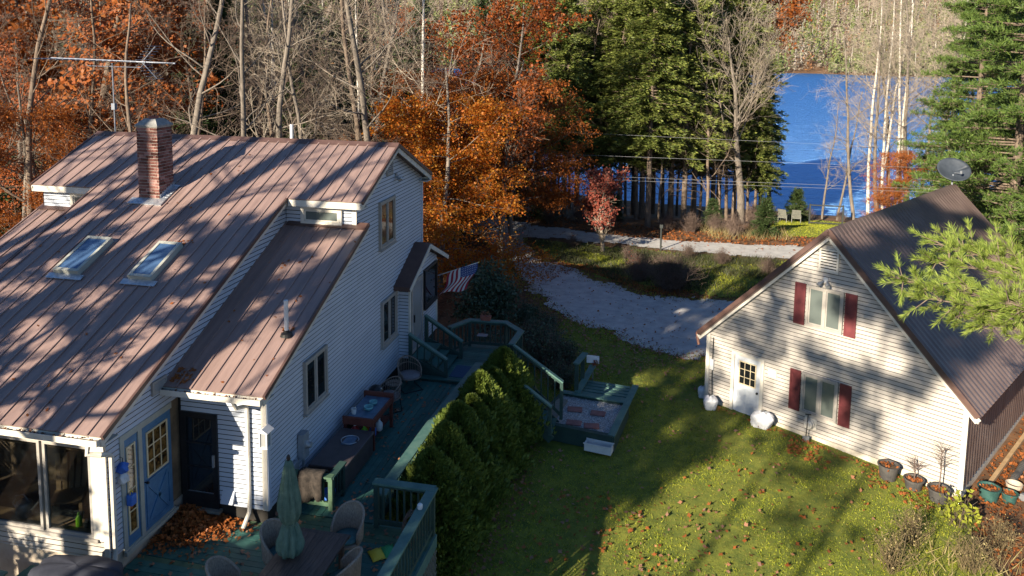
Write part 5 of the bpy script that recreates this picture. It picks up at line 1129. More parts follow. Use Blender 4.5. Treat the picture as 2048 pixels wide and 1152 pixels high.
def conifer(seed, h, R_, nb=150, leaf='leaf_hemlock', z0=.2, droop=.35, nodes=11, ln=.42, wd=.15, power=.8, rise=.15, bark='bark_brown', r0=.2, dead=14, gap=.25, dens=1.):
    g = np.random.default_rng(seed); t = thing('tree', 'tree', 'tree'); rr = random.Random(seed)
    tr = []; p = np.array([0, 0, -.3])
    for i in range(12):
        q = np.array([rr.gauss(0, .03)*i/4, rr.gauss(0, .03)*i/4, h*(i+1)/12]); tr.append((*p, *q, r0*(1-i/12.3), r0*(1-(i+1)/12.3))); p = q
    link('trunk', seg_mesh('trunk', tr, 8, bark), t)
    zz = np.sort(g.uniform(z0, .985, nb)); az = g.uniform(0, 2*np.pi, nb)
    prof = (1-zz)**power*(.55+.45*np.minimum(1, (zz-z0+.08)/.18)); Lb = R_*prof*g.uniform(.6, 1.15, nb)+.25
    d = np.stack([np.cos(az), np.sin(az), np.full(nb, rise)+.5*np.clip(zz-.6, 0, 1)], -1)
    base = np.stack([0*zz, 0*zz, zz*h], -1)
    limbs = []; C = []; D = []; LN = []; WD = []; NR = []
    for i in range(nb):
        tt = np.linspace(.12, 1, max(4, int(nodes*Lb[i]/R_*1.1)+3))
        pos = base[i]+d[i]*Lb[i]*tt[:, None]; pos[:, 2] -= droop*Lb[i]*tt**2*.6; pos += g.normal(0, .05, pos.shape)
        limbs.append((*base[i], *pos[len(pos)//2], .028*Lb[i]/R_*2+.008, .014)); limbs.append((*pos[len(pos)//2], *pos[-1], .014, .005))
        side = np.array([-d[i][1], d[i][0], 0])
        for s_ in (-1, 1, 0):
            k = 2 if s_ else 1
            for _ in range(max(1, int(round(k*dens)))):
                n = len(pos); dr = d[i]*.8+side*s_*g.uniform(.5, 1.1, (n, 1))+g.normal(0, .22, (n, 3)); dr[:, 2] -= droop*.9*g.random(n)
                C.append(pos+g.normal(0, .07, pos.shape)); D.append(dr); sc_ = (1.15-.55*tt)*g.uniform(.7, 1.3, n)*(.55+.45*min(1, Lb[i]/R_*1.6))
                LN.append(ln*sc_*1.25); WD.append(wd*g.uniform(.7, 1.3, n)); NR.append(np.array([-.2, -.5, .8])+g.normal(0, .5, (n, 3)))
    C, D, LN, WD, NR = map(np.concatenate, (C, D, LN, WD, NR))
    for k in range(dead):
        z = h*g.uniform(.06, z0+.05); a = g.uniform(0, 6.28); l = g.uniform(.5, 1.6); limbs.append((0, 0, z, math.cos(a)*l, math.sin(a)*l, z-.15*l, .02, .005))
    setp(link('limbs', seg_mesh('limbs', limbs, 4, bark), t), kind='stuff')
    setp(link('crown', npmesh('crown', *sprays(C, D, LN, WD, NR), leaf), t), kind='stuff')
    return t
def tuft_pine(seed, h, R_, nb, leaf='leaf_pine', z0=.15, per=9, nl=.26, nw=.035, r0=.28):
    g = np.random.default_rng(seed); t = thing('tree', 'tree', 'tree')
    link('trunk', seg_mesh('trunk', [(0, 0, -.3+h/10*i, 0, 0, -.3+h/10*(i+1), r0*(1-i/10.5), r0*(1-(i+1)/10.5)) for i in range(10)], 8, 'bark_brown'), t)
    limbs = []; C = []; D = []
    for i in range(nb):
        z = g.uniform(z0, .98); a = g.uniform(0, 6.28); L = R_*(1-z)**.6*g.uniform(.6, 1.1)+.4; dd = np.array([math.cos(a), math.sin(a), .12+.4*max(0, z-.5)])
        b = np.array([0, 0, z*h]); e = b+dd*L; e[2] -= .1*L; limbs.append((*b, *e, .05*L/R_+.012, .008))
        side = np.array([-dd[1], dd[0], 0])
        for tt in np.arange(.3, 1.01, .09):
            for s_ in (-1, 0, 1):
                l2 = .55*(1.2-tt)*L*.5*g.uniform(.4, 1.2); q = b+(e-b)*tt; e2 = q+(side*s_*l2+dd*l2*.6)+g.normal(0, .1, 3)
                limbs.append((*q, *e2, .01, .005)); C.append(e2); D.append(unit(e2-q+np.array([0, 0, .15])))
                C.append(q*.5+e2*.5); D.append(unit(e2-q+np.array([0, 0, .3])))
    C = np.repeat(np.array(C), per, 0); D = np.repeat(np.array(D), per, 0); n = len(C)
    D = unit(D+g.normal(0, .55, (n, 3))); 
    setp(link('limbs', seg_mesh('limbs', limbs, 3, 'bark_brown'), t), kind='stuff')
    setp(link('crown', npmesh('crown', *sprays(C+g.normal(0, .04, C.shape), D, nl*g.uniform(.6, 1.2, n), nw*g.uniform(.7, 1.3, n), g.normal(0, 1, (n, 3))), leaf), t), kind='stuff')
    return t
def put(src, name, label, group, spots, sc=(.9, 1.1), cat='tree', first=[None]):
    """the source stands at the first spot, copies at the others"""
    for i, s in enumerate(spots):
        x, y = s[0], s[1]; k = s[2] if len(s) > 2 else rng.uniform(*sc); lab = s[3] if len(s) > 3 else (label+' '+where(x, y) if y > 12 and x < 0 and len(label) < 50 else label)
        z = H(x, y)-.05
        if src.get('used') is None:
            o = src; o.location = (x, y, z); o.rotation_euler = (0, 0, rng.uniform(0, 6.28)); o.scale = (k, k, k); o['used'] = 1
        else: o = copy_thing(src, (x, y, z), rng.uniform(0, 6.28), k)
        o.name = name; setp(o, lab, cat, group)
ORD = 'first second third fourth fifth sixth seventh eighth ninth tenth eleventh twelfth thirteenth fourteenth fifteenth sixteenth seventeenth eighteenth nineteenth twentieth twenty-first twenty-second twenty-third twenty-fourth'.split()
def column(x, y):
    d = Vector((x, y, 3))-CAM; return d.dot(r2)/d.dot(fw)
def ranked(spots, text):
    o = sorted(range(len(spots)), key=lambda i: column(spots[i][0], spots[i][1]))
    return {spots[i]: text % ORD[k] for k, i in enumerate(o)}
def withlab(spots, lab): return [(s[0], s[1], s[2] if len(s) > 2 else rng.uniform(.88, 1.12), lab[s]) for s in spots]
def where(x, y):
    c = column(x, y)*f_px+1024
    a = 'beyond the left frame edge' if c < 0 else 'above the left roof end' if c < 190 else 'behind the brick chimney' if c < 370 else 'right of the chimney' if c < 500 else 'above the white vent pipe' if c < 640 else 'above the right end of ridge' if c < 780 else 'beside the right gable'
    d = 'nearest the house' if y < 19 else 'in the front row' if y < 24 else 'in the middle of the woods' if y < 32 else 'farther back' if y < 41 else 'deep in the woods'
    return a+', '+d
# hemlocks between road and lake
hem = [conifer(11+i, 16.5, 3.1, nb=230, z0=zz, droop=.5, ln=.34, wd=.085, power=.55, rise=.18, nodes=15, dens=2.) for i, zz in enumerate((.24, .30, .2))]
HS = [(-1.69, 40), (.52, 38), (1.94, 42), (4.19, 38.5), (6.16, 36.1), (7.53, 41), (8.4, 39), (9.08, 40.5), (10.45, 43), (-1.37, 46), (2.39, 47), (9.18, 47), (11.0, 46), (.49, 45), (4.84, 44), (-3.73, 44), (12.6, 46.5), (6.2, 45.5), (3.2, 40.5), (5.6, 40), (14.0, 46.2, .66), (13.4, 43.6, .6), (11.9, 43, .85)]
HL = ranked(HS, '%s tall green hemlock from the left between road and lake')
for i in range(3):
    put(hem[i], 'hemlock_tree', 'tall green hemlock in the stand between gravel road and lake', 'hemlocks beside the lake', withlab(HS[i::3], HL))
# firs in the woods
fir = [conifer(31+i, 14, 2.3, nb=190, leaf='leaf_fir', z0=.1, droop=.3, ln=.36, wd=.09, power=.85, rise=.05, nodes=12, dens=1.6) for i in range(2)]
put(fir[0], 'fir_tree', 'dark green fir', 'firs in the woods', [(-15.81, 24, 1.05, 'tall narrow dark fir rising right of the brick chimney behind the house'), (-15.88, 34), (-33.85, 42), (-22.53, 40), (-4.82, 37)])
put(fir[1], 'fir_tree', 'dark green fir', 'firs in the woods', [(-26.12, 36), (-10.93, 31), (-7.35, 28, .85), (-4.02, 41), (-9.5, 38), (-19, 46), (-2.2, 37.5, .7), (-30, 50), (-12.2, 24.5, .8), (-20.5, 28), (-28.5, 31), (-17.5, 38), (-13, 45), (-24.5, 45), (-8.5, 33.5, .9)])
# small spruces near the lake path
sp_ = conifer(41, 3.2, 1.1, nb=120, leaf='leaf_fir', z0=.03, droop=.25, ln=.2, wd=.05, power=.8, nodes=12, dens=2., r0=.05, dead=0)
put(sp_, 'young_evergreen', 'low bushy green young hemlock at the road edge near lake lawn', 'young evergreens', [(13.2, 35.6, .75), (16.6, 46.2, .75, 'slim dark spruce by the water behind lawn chairs'), (3.6, 37.6, .8, 'young hemlock sapling under the tall hemlock stand'), (-.6, 36.8, .9, 'young hemlock in deep shade left of the red leaved shrub'), (10.2, 37.2, .6, 'yellowish young evergreen among the tree trunks by the road')])
und = [(-19, 24, 1.6), (-13, 21, 1.5), (-10.5, 24, 1.9), (-24.5, 28, 2), (-31, 33, 2.2), (-18, 30, 2.2), (-8.6, 29, 1.8), (-12.6, 28, 2), (-22, 35, 2.4), (-28, 40, 2.4), (-15, 42, 2.6), (-6.5, 33, 2), (-36, 36, 2.3), (-9, 44, 2.5), (-30, 24, 1.7), (-26, 20, 1.4)]
put(sp_, 'young_evergreen', 'low young evergreen', 'understory evergreens', und)
# big bare hardwood at the road
bb = bare(51, 13, .3, bark='bark_grey', twig='twig_pale', start=[.3, .2, .15, 0], kids=[3.4, 2.4, 2.2, 0], ang=[(25, 55), (20, 45), (25, 50), (30, 60)], ratio=[.62, .5, .5, .5], trop=[.02, .12, .05, 0], fall=[.45, .4, .3, 0], tap=[.12, .25, .3, .4])
put(bb, 'bare_tree', '', None, [(12.17, 40.5, 1., 'large sunlit bare hardwood with many fine rising branches right of hemlocks')])
# birches by the lake and in the wood
bi = [bare(61+i, 19, .125, bark='bark_birch', twig='twig_pale', start=[.3, .2, .15, 0], kids=[2.8, 2.3, 2.0, 0], ratio=[.34, .5, .5, .5], wig=[.035, .12, .18, .2]) for i in range(2)]
put(bi[0], 'birch_tree', 'bare white birch of the clump by the lake shore', 'birch clump by the lake', [(21.47, 46.0, 1., 'leftmost white birch of the lakeside clump'), (22.27, 45.6, .95, 'middle white birch of the lakeside clump'), (23.23, 44.8, .9, 'rightmost white birch of the lakeside clump')])
put(bi[1], 'birch_tree', 'bare white birch of the clump by the lake shore', 'birch clump by the lake', [(22.05, 46.1, .9, 'second white birch from the left in the lakeside clump'), (22.62, 44.2, 1., 'second white birch from the right in lakeside clump')])
put(bi[0], 'birch_tree', 'white birch trunk', 'birches in the woods', [(-4.59, 23, 1., 'white birch trunk rising through the orange foliage right of house gable'), (-16.03, 30), (-9.27, 26, .9), (-4.1, 55)])
put(bi[1], 'birch_tree', 'white birch trunk', 'birches in the woods', [(-14.84, 29), (24.73, 40, 1., 'white birch trunk behind the satellite dish, left of the pair'), (25.0, 38, .9, 'white birch trunk behind the satellite dish, right of the pair'), (-3.26, 54), (-26, 27), (-35, 33)])
# orange leaved beeches and oaks
be = [bare(71, 10.5, .16, leaf='leaf_gold', nleaf=56000, lsize=.11, zmin=.8, zmax=8.8, spread=.9, start=[.08, .15, .15, 0], kids=[3.2, 2.2, 2, 0], ratio=[.46, .5, .5, .5], trop=[.02, -.02, -.02, -.02], ang=[(60, 90), (30, 60), (30, 65), (30, 60)]),
      bare(72, 11, .16, leaf='leaf_orange', nleaf=32000, lsize=.11, zmin=2., zmax=9.5, spread=.9, start=[.15, .15, .15, 0], kids=[3.0, 2.2, 2, 0], ratio=[.5, .5, .5, .5], trop=[.02, .0, -.02, -.02], ang=[(60, 90), (30, 60), (30, 65), (30, 60)]),
      bare(73, 13, .14, leaf='leaf_rust', nleaf=9000, lsize=.14, zmin=3, spread=.9, leafprob=.6, start=[.2, .15, .15, 0], kids=[2.6, 2.2, 2, 0], ratio=[.42, .5, .5, .5], trop=[.02, .02, 0, 0]),
      bare(74, 17, .30, leaf='leaf_orange', nleaf=13000, lsize=.24, zmin=5., spread=1.2, leafprob=.75, bark='bark_brown', start=[.3, .2, .15, 0], kids=[2.8, 2.2, 2, 0], ratio=[.4, .5, .5, .5])]
put(be[0], 'beech_tree', '', 'orange leaved trees', [(-2.9, 21.0, 1.02, 'bright gold and orange beech beside the right gable of house'), (-8.4, 19.6, .78, 'orange beech showing just above the house ridge near the birches'), (-6.2, 21, .72, 'orange beech above the house ridge close to the right gable')])
put(be[1], 'beech_tree', '', 'orange leaved trees', [(-3.6, 25.0, 1.05, 'rust orange beech behind the gold one at the driveway entrance'), (-1.0, 28.6, 1.0, 'rust orange beech at the road bend left of hemlocks'), (-20.2, 15.2, .9, 'orange beech at the far left edge beside the roof'), (-28.5, 24, 1.1, 'orange tree deep in the woods at left edge'), (22.6, 41, .55, 'small orange leaved tree behind the garage ridge by birches')])
put(be[2], 'beech_tree', 'thin rust leaved tree', 'sparse rust leaved trees', [(-1.2, 26, 1.1, 'tall rust leaved tree rising above the orange beeches beside birch'), (-4.2, 28), (-23.8, 30), (-7, 33), (-27.5, 27), (-12, 36), (-21.5, 18.5, .8)])
put(be[3], 'oak_tree', '', 'orange oaks', [(-20.6, 19.5, 1., 'big oak with orange leaves and dark trunk above left roof'), (-27.4, 26, 1., 'orange oak left of and behind the big oak above left roof')])
be4 = bare(75, 18, .17, leaf='leaf_orange', nleaf=9000, lsize=.2, zmin=10.2, spread=1.1, leafprob=.7, bark='bark_grey', start=[.55, .2, .15, 0], kids=[2.8, 2.2, 2, 0], ratio=[.36, .5, .5, .5])
put(be4, 'oak_tree', '', 'orange oaks', [(15.0, 49.5, 1., 'oak with rusty orange crown at the lake shore, top of picture')])
# bare hardwoods filling the woods behind the house
bt = [bare(81+i, 15.5+i, .15+.015*i, kids=[[2.6, 2.0, 2.2, 2.6, 1.8][i], [1.9, 1.6, 1.6, 1.9, 1.5][i], 1.6, 0], start=[[.16, .25, .2, .12, .2][i], .2, .15, 0], ratio=[[.36, .30, .40, .34, .3][i], .5, .5, .5], twig=['twig', 'twig_pale', 'twig', 'twig_dark', 'twig'][i], bark=['bark_grey', 'bark_grey', 'bark_brown', 'bark_brown', 'bark_grey'][i]) for i in range(5)]
spots = []; R3 = random.Random(5)
fixed = [(-15.81, 24), (-21.4, 21.5), (-4.59, 23), (-1.9, 18.6), (-2.6, 22.4)]
tries = 0
while len(spots) < 78 and tries < 6000:
    tries += 1; yy = 14.5+38*R3.random()**1.15; x0 = -23-(yy-14)*1.03; x1 = -2.6-(yy-14)*.30; xx = R3.uniform(x0, x1)
    if yy < 19 and xx > -7.5: continue
    if all((xx-a)**2+(yy-b)**2 > (1.6+.02*yy)**2 for a, b in spots+fixed): spots.append((xx, yy))
for i in range(5):
    adj = ['branchy grey', 'slim pale', 'brown spreading', 'dark twigged', 'straight grey'][i]
    for q in spots[i::5]: put(bt[i], 'bare_tree', '', 'bare trees behind the house', [(q[0], q[1], R3.uniform(.7, 1.15), adj+' bare tree '+where(*q))])
KS = [(24.6, 44, .9), (26, 42, 1.), (23.6, 43, .8), (27.5, 38, 1.), (20.6, 46.3, .85), (21.9, 45.0, .9), (18.6, 47.4, .55), (24.0, 45.2, 1.), (22.9, 46.4, .95)]
KL = ranked(KS, '%s bare pale tree from the left behind the lakeside birches')
put(bt[1], 'bare_tree', 'bare pale tree at the lake shore among birches', 'bare trees by the lake', [(19.6, 47.2, .6, 'small bare sapling leaning over water left of the birches')]+[q+(KL[q],) for q in KS])
TS = [(1.2, 40, .8), (5.3, 38.6, .75), (9.9, 38.2, .7), (7.0, 43, .8), (3.0, 44.5, .8), (11.4, 42.5, .7), (-2.8, 38.5, .8)]
TS = TS+[(-.4, 41, .55), (2.6, 39, .5), (4.4, 41.5, .6), (6.8, 38, .5), (8.0, 44.5, .6), (10.8, 40.5, .5), (12.9, 43.5, .6), (0.2, 43.5, .6), (5.9, 42.8, .55), (9.6, 44, .6)]
TL = ranked(TS, '%s dark bare trunk from the left among the lakeside hemlocks')
put(bt[2], 'bare_tree', 'dark bare trunk among the hemlocks by the lake', 'bare trunks among hemlocks', [q+(TL[q],) for q in TS])
# pines on the right
pi_ = [tuft_pine(91+i, 19, 4.2, 175, z0=[.06, .12][i]) for i in range(2)]
put(pi_[0], 'pine_tree', '', 'white pines right of the garage', [(22.0, 23.5, 1., 'dense dark green white pine at the right frame edge behind garage'), (23.6, 33, .95, 'white pine behind the garage ridge left of the dark one'), (25.4, 29, 1.05, 'tall white pine deep behind the garage right end')])
put(pi_[1], 'pine_tree', '', 'white pines right of the garage', [(22.6, 18.3, .9, 'white pine beside the garage right wall cut by the frame'), (24.9, 36, .85, 'pale green pine beyond garage near the birches'), (27, 24, 1.1, 'white pine partly outside the right frame edge')])
# ------------------------------------------------------------------ pine whose limb reaches over the garage roof
np_ = thing('pine_tree', 'near white pine reaching its bright green limb across garage roof', 'tree', (14.6, -3.4, H(14.6, -3.4)))
b0 = np.array([14.6, -3.4, H(14.6, -3.4)])
link('trunk', seg_mesh('trunk', [(.02*i, .0, -.2+1.4*i, .02*(i+1), 0, -.2+1.4*(i+1), .24-.018*i, .24-.018*(i+1)) for i in range(12)], 10, 'bark_brown'), np_)
limbs = []; C = []; D = []; g = np.random.default_rng(5)
mains = [((14.6, -3.4, 5.5), (12.6, -2.6, 6.45), (11.0, -2.6, 6.55)), ((14.6, -3.4, 5.1), (12.6, -2.9, 6.0), (10.85, -2.9, 6.15)), ((14.6, -3.4, 5.3), (12.4, -2.7, 6.1), (10.55, -2.85, 6.35)), ((14.6, -3.4, 5.6), (12.5, -2.3, 6.4), (11.1, -2.5, 6.75)),
         ((14.6, -3.4, 4.9), (12.6, -3.0, 5.8), (11.2, -2.95, 5.98)), ((14.6, -3.4, 5.9), (13, -2.2, 6.5), (11.9, -2.3, 6.62)), ((14.6, -3.4, 5.3), (12.6, -3.1, 6.1), (11.6, -3.3, 6.28))]
for a, b, c in mains:
    a, b, c = map(lambda v: np.array(v)-b0, (a, b, c)); prev = a
    for k in range(1, 23):
        t_ = k/22; q = a*(1-t_)**2+2*b*t_*(1-t_)*1.0+c*t_*t_; limbs.append((*prev, *q, .045*(1-t_)+.006, .045*(1-t_-.05)+.006)); 
        if t_ > .42:
            dd = unit(q-prev)
            for s_ in range(6):
                l = g.uniform(.15, .6)*(1.25-.6*t_); dr = unit(dd*.7+g.normal(0, .55, 3)*np.array([1, 1, .6])+np.array([0, 0, .1])); e = q+dr*l; limbs.append((*q, *e, .008, .004))
                for tt in (.55, .8, 1.): C.append(q+(e-q)*tt); D.append(unit(dr+np.array([0, 0, .25])))
        prev = q
per = 30; C = np.repeat(np.array(C), per, 0); D = np.repeat(np.array(D), per, 0); n = len(C); D = unit(D+g.normal(0, .33, (n, 3)))
setp(link('limbs', seg_mesh('limbs', limbs, 5, 'bark_brown'), np_), kind='stuff')
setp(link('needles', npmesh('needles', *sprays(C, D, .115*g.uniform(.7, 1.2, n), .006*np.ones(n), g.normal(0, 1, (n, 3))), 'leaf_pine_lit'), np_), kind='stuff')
# ------------------------------------------------------------------ trees behind the viewpoint: their shade falls on roof, lawn and garage
sh_pine = tuft_pine(95, 15, 3.4, 110, z0=.12, per=7, nl=.34, nw=.06)
put(sh_pine, 'pine_tree', 'dense pine south of the lawn, out of view, shading grass', 'pines behind the viewpoint', [(-6.7, -17.2, .92), (-6.9, -19.8, .95)])
thin_pine = tuft_pine(94, 15, 3.6, 36, z0=.3, per=5, nl=.36, nw=.06)
put(thin_pine, 'pine_tree', 'thin pine south of the house, out of view, dappling its roof', 'thin pines behind the viewpoint', [(-7.9, -9.2, .86), (-9.6, -10.2, .9), (-11.6, -8.2, .84)])
hi_pine = tuft_pine(96, 21, 3.6, 62, z0=.64, per=7, nl=.36, nw=.07, r0=.13)
put(hi_pine, 'pine_tree', 'tall high crowned pine behind the viewpoint, out of view', 'high pines behind the viewpoint', [(.05, -17.4, 1.0), (-9.0, -17.6, 1.0)])
tall = bare(97, 22, .42, bark='bark_brown', n=[12, 6, 3], wig=[.03, .12, .18], trop=[.02, .04, .02], tap=[.5, .3, .3], start=[.42, .3, 0], kids=[1.8, 1.4, 0], ratio=[.26, .5, .5], fall=[.5, .4, 0], rr=[.32, .5, .5])
put(tall, 'bare_tree', 'tall bare tree south of the house, out of view, striping its roof', 'tall bare trees behind the viewpoint', [(-14.9, -10.2, .8), (-13.2, -11, .82), (-11.3, -10.2, .78), (-9.6, -11.6, .82), (-7.8, -11.4, .8), (-16.8, -9.4, .8), (-12.6, -8.4, .76), (-18.4, -12, .85), (-10.5, -9.2, .76), (-15.9, -11.6, .8)])
hi_beech = bare(98, 17.5, .12, leaf='leaf_rust', nleaf=2500, lsize=.22, zmin=10.8, spread=.7, leafprob=.5, bark='bark_brown', start=[.6, .15, .15, 0], kids=[2.4, 2., 1.6, 0], ratio=[.26, .5, .5, .5])
put(hi_beech, 'beech_tree', 'high crowned beech behind the viewpoint, dappling the garage wall', 'beeches behind the viewpoint', [(-4.9, -17.6, 1.), (-3.0, -18.8, .98)])
# ------------------------------------------------------------------ far woods
def far_wood(name, label, pts, h, leaf, nq, wd, sz, con):
    """many small leaf faces per tree so that the mass keeps an uneven outline"""
    n = len(pts); hh = h*rng.uniform(.65, 1.2, n); z = hgt(pts[:, 0], pts[:, 1])
    k = nq; u_ = rng.random((n, k)); a = rng.uniform(0, 6.28, (n, k)); zz = .12+.88*u_
    rad = (wd*(1-zz)*rng.uniform(.3, 1, (n, k)) if con else wd*np.sin(np.clip(zz, .1, 1)*2.9)*np.sqrt(rng.random((n, k))))*(hh/h)[:, None]
    c = np.stack([pts[:, :1]+rad*np.cos(a), pts[:, 1:2]+rad*np.sin(a), z[:, None]+zz*hh[:, None]], -1).reshape(-1, 3)
    v, f = leafquads(c, sz, (0, -.4, .6 if con else .1), .8, .6 if con else .22)
    o = link(name, npmesh(name, v, f, leaf)); setp(o, label, 'trees', kind='stuff')
def scatter(n, fn):
    out = []
    while len(out) < n:
        p = fn()
        if p is not None: out.append(p)
    return np.array(out)
def farshore():
    y = 466+rng.random()**1.6*330; x = rng.uniform(-150, 420)
    return (x, y) if lake_in(np.array(x), np.array(y)) < -3 else None
def nearshore():
    x = rng.uniform(-150, 420); y = 466+30*rng.random()
    return (x, y) if -22 < lake_in(np.array(x), np.array(y)) < -.3 else None
def leftfar():
    y = rng.uniform(200, 950); x = rng.uniform(-1.1*y, -.12*y)
    return (x, y) if lake_in(np.array(x), np.array(y)) < -2 else None
def leftwood():
    y = rng.uniform(52, 260); x = rng.uniform(-1.15*y-20, -.25*y)
    return (x, y) if lake_in(np.array(x), np.array(y)) < -2 else None
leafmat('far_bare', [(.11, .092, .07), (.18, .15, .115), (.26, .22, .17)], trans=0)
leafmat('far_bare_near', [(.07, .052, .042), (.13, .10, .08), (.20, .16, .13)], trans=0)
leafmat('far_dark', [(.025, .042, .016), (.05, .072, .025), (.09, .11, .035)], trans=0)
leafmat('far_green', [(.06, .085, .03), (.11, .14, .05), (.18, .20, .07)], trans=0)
leafmat('far_orange', [(.20, .07, .03), (.32, .12, .04), (.38, .19, .06)], trans=0)
far_wood('far_woods', 'bare grey brown woods on the hill across the lake', scatter(1500, farshore), 17, 'far_bare', 60, 4.2, 2.2, False)
far_wood('far_woods', 'green conifers on the hill across the lake', scatter(1300, farshore), 17, 'far_green', 50, 3.8, 1.8, True)
far_wood('far_woods', 'orange brown trees on the hill across the lake', scatter(160, farshore), 14, 'far_orange', 50, 4.0, 1.8, False)
far_wood('far_woods', 'bare woods climbing the slope far behind the house', scatter(800, leftwood), 16, 'far_bare_near', 90, 3.2, 1.3, False)
far_wood('far_woods', 'dark conifers on the slope far behind the house', scatter(800, leftwood), 16, 'far_dark', 120, 3.2, 1.0, True)
far_wood('far_woods', 'orange trees on the slope far behind the house', scatter(260, leftwood), 11, 'far_orange', 130, 3.4, .6, False)
far_wood('far_woods', 'green trees lining the far shore of the lake', scatter(700, nearshore), 11, 'far_green', 60, 3.6, 1.6, True)
far_wood('far_woods', 'grey green woods beyond the left end of the lake', scatter(1900, leftfar), 17, 'far_green', 40, 4.6, 2.6, True)
far_wood('far_woods', 'bare woods beyond the left end of the lake', scatter(1900, leftfar), 17, 'far_bare', 40, 5.0, 2.8, False)
tr = []
for p in np.concatenate([scatter(500, farshore), scatter(500, leftwood)]):
    z = H(*p); d = math.hypot(*p); w_ = .14 if d < 300 else .32; tr.append((p[0], p[1], z-1, p[0]+rng.normal(0, .4), p[1], z+rng.uniform(9, 16), w_, w_*.4))
setp(link('far_trunks', seg_mesh('far_trunks', tr, 4, 'bark_birch')), 'pale trunks of the far woods across lake and slope', 'trees', kind='stuff')
# ------------------------------------------------------------------ hedge and shrubs
def arbor(seed, h, r):
    g = np.random.default_rng(seed); t = thing('arborvitae', 'arborvitae', 'hedge plant')
    link('trunk', seg_mesh('trunk', [(0, 0, -.2, 0, 0, h*.5, .05, .03), (0, 0, h*.5, 0, 0, h*.95, .03, .01)], 6, 'bark_brown'), t)
    n = 26000; z = g.random(n)**.85; a = g.uniform(0, 6.28, n)
    prof = np.sin(np.clip(z*.93+.07, 0, 1)**.62*np.pi)**.6*(1-.2*z)
    lump = 1+.16*np.sin(5*a+9*z)+.10*np.sin(11*a-17*z+seed)+.08*np.sin(23*z+3*a)
    tab = g.normal(0, 1, (36, 44)); lump = lump*(1+.085*tab[(z*35).astype(int), ((a+z*3) % 6.2832/6.2832*43.9).astype(int)])
    rad = r*prof*lump*(1-.45*g.random(n)**2.2)*(1+.10*(g.random(n) < .06))
    c = np.stack([rad*np.cos(a), rad*np.sin(a), z*h], -1)
    out = np.stack([np.cos(a), np.sin(a), 0*a], -1)
    d = unit(out*.6+np.array([0, 0, .9])+g.normal(0, .4, (n, 3)))
    nr = unit(np.stack([-np.sin(a), np.cos(a), 0*a], -1)+g.normal(0, .6, (n, 3)))
    setp(link('crown', npmesh('crown', *sprays(c-d*.04, d, .12*g.uniform(.6, 1.3, n), .05*g.uniform(.6, 1.3, n), nr), 'leaf_arbor'), t), kind='stuff')
    return t
ar = [arbor(3, 2.65, .95), arbor(4, 2.65, .9)]
AS = [(2.82, 1.75, 1.0), (2.86, 2.75, 1.04), (2.86, 3.7, 1.06), (2.95, 4.65, .98), (2.96, 5.5, 1.08), (3.08, 6.35, 1.0), (3.2, 7.15, 1.1)]
lab = ['nearest arborvitae of the hedge, beside the patio railing corner', 'second arborvitae of the hedge counted from the patio railing', 'third arborvitae of the hedge counted from the patio railing', 'fourth arborvitae in the middle of the hedge along walkway', 'fifth arborvitae of the hedge counted from the patio railing', 'sixth arborvitae of the hedge, next to last before stairs', 'last arborvitae of the hedge, beside the stairs to gravel bed']
for i in range(7): put(ar[i % 2], 'arborvitae', '', 'arborvitae hedge along the walkway', [AS[i]+(lab[i],)], cat='hedge plant')
def leafy_bush(seed, r, h, leaf, n, ls, twig='twig_dark', name='shrub', nst=14):
    g = np.random.default_rng(seed); t = thing(name, name, 'shrub'); seg = []; tips = []
    for k in range(nst):
        a = g.uniform(0, 6.28); rr = r*math.sqrt(g.random()); e = np.array([rr*math.cos(a), rr*math.sin(a), h*g.uniform(.55, 1)*(1-.35*(rr/r)**2)]); m_ = e*np.array([.4, .4, .55]); seg += [(0, 0, -.1, *m_, .03, .02), (*m_, *e, .02, .006)]
        for _ in range(12):
            q = m_+(e-m_)*g.random(); e2 = q+g.normal(0, .28*r, 3)*np.array([1, 1, .6])+np.array([0, 0, .1]); seg.append((*q, *e2, .008, .003)); tips.append((q, e2))
    link('stems', seg_mesh('stems', seg, 4, twig), t)
    if n:
        ix = g.integers(0, len(tips), n); u_ = g.random((n, 1)); A = np.array([a for a, b in tips])[ix]; B = np.array([b for a, b in tips])[ix]
        c = A*(1-u_)+B*u_+g.normal(0, .1*r, (n, 3)); c[:, 2] = np.abs(c[:, 2])+.03
        setp(link('crown', npmesh('crown', *leafquads(c, ls, (0, 0, .5), .8, .45), leaf), t), kind='stuff')
    return t
def twig_bush(seed, r, h, twig, n=420, name='shrub', leaf=None, nl=0, ls=.06, rad=.0065):
    g = np.random.default_rng(seed); t = thing(name, name, 'shrub'); seg = []; tip = []
    for k in range(n):
        a = g.uniform(0, 6.28); b0 = np.array([g.normal(0, r*.18), g.normal(0, r*.18), 0]); l = h*g.uniform(.5, 1.05); sp = g.uniform(0, 1)*r
        e = b0+np.array([math.cos(a)*sp, math.sin(a)*sp, l*(1-.3*(sp/r)**2)]); m_ = b0+(e-b0)*.5+np.array([0, 0, .12*l])+g.normal(0, .05, 3)
        seg += [(*b0, *m_, rad*1.2, rad), (*m_, *e, rad, rad*.5)]
        for _ in range(3):
            q = m_+(e-m_)*g.random(); e2 = q+g.normal(0, .14*r+.05, 3)+np.array([0, 0, .08]); seg.append((*q, *e2, rad*.7, rad*.4)); tip.append(e2)
    link('stems', seg_mesh('stems', seg, 3, twig), t)
    if nl:
        T = np.array(tip); c = T[g.integers(0, len(T), nl)]+g.normal(0, .05, (nl, 3)); setp(link('leaves', npmesh('leaves', *leafquads(c, ls, k=1.2), leaf), t), kind='stuff')
    return t
rh = leafy_bush(21, 1.25, 2.5, 'leaf_dark', 9000, .13, nst=26)
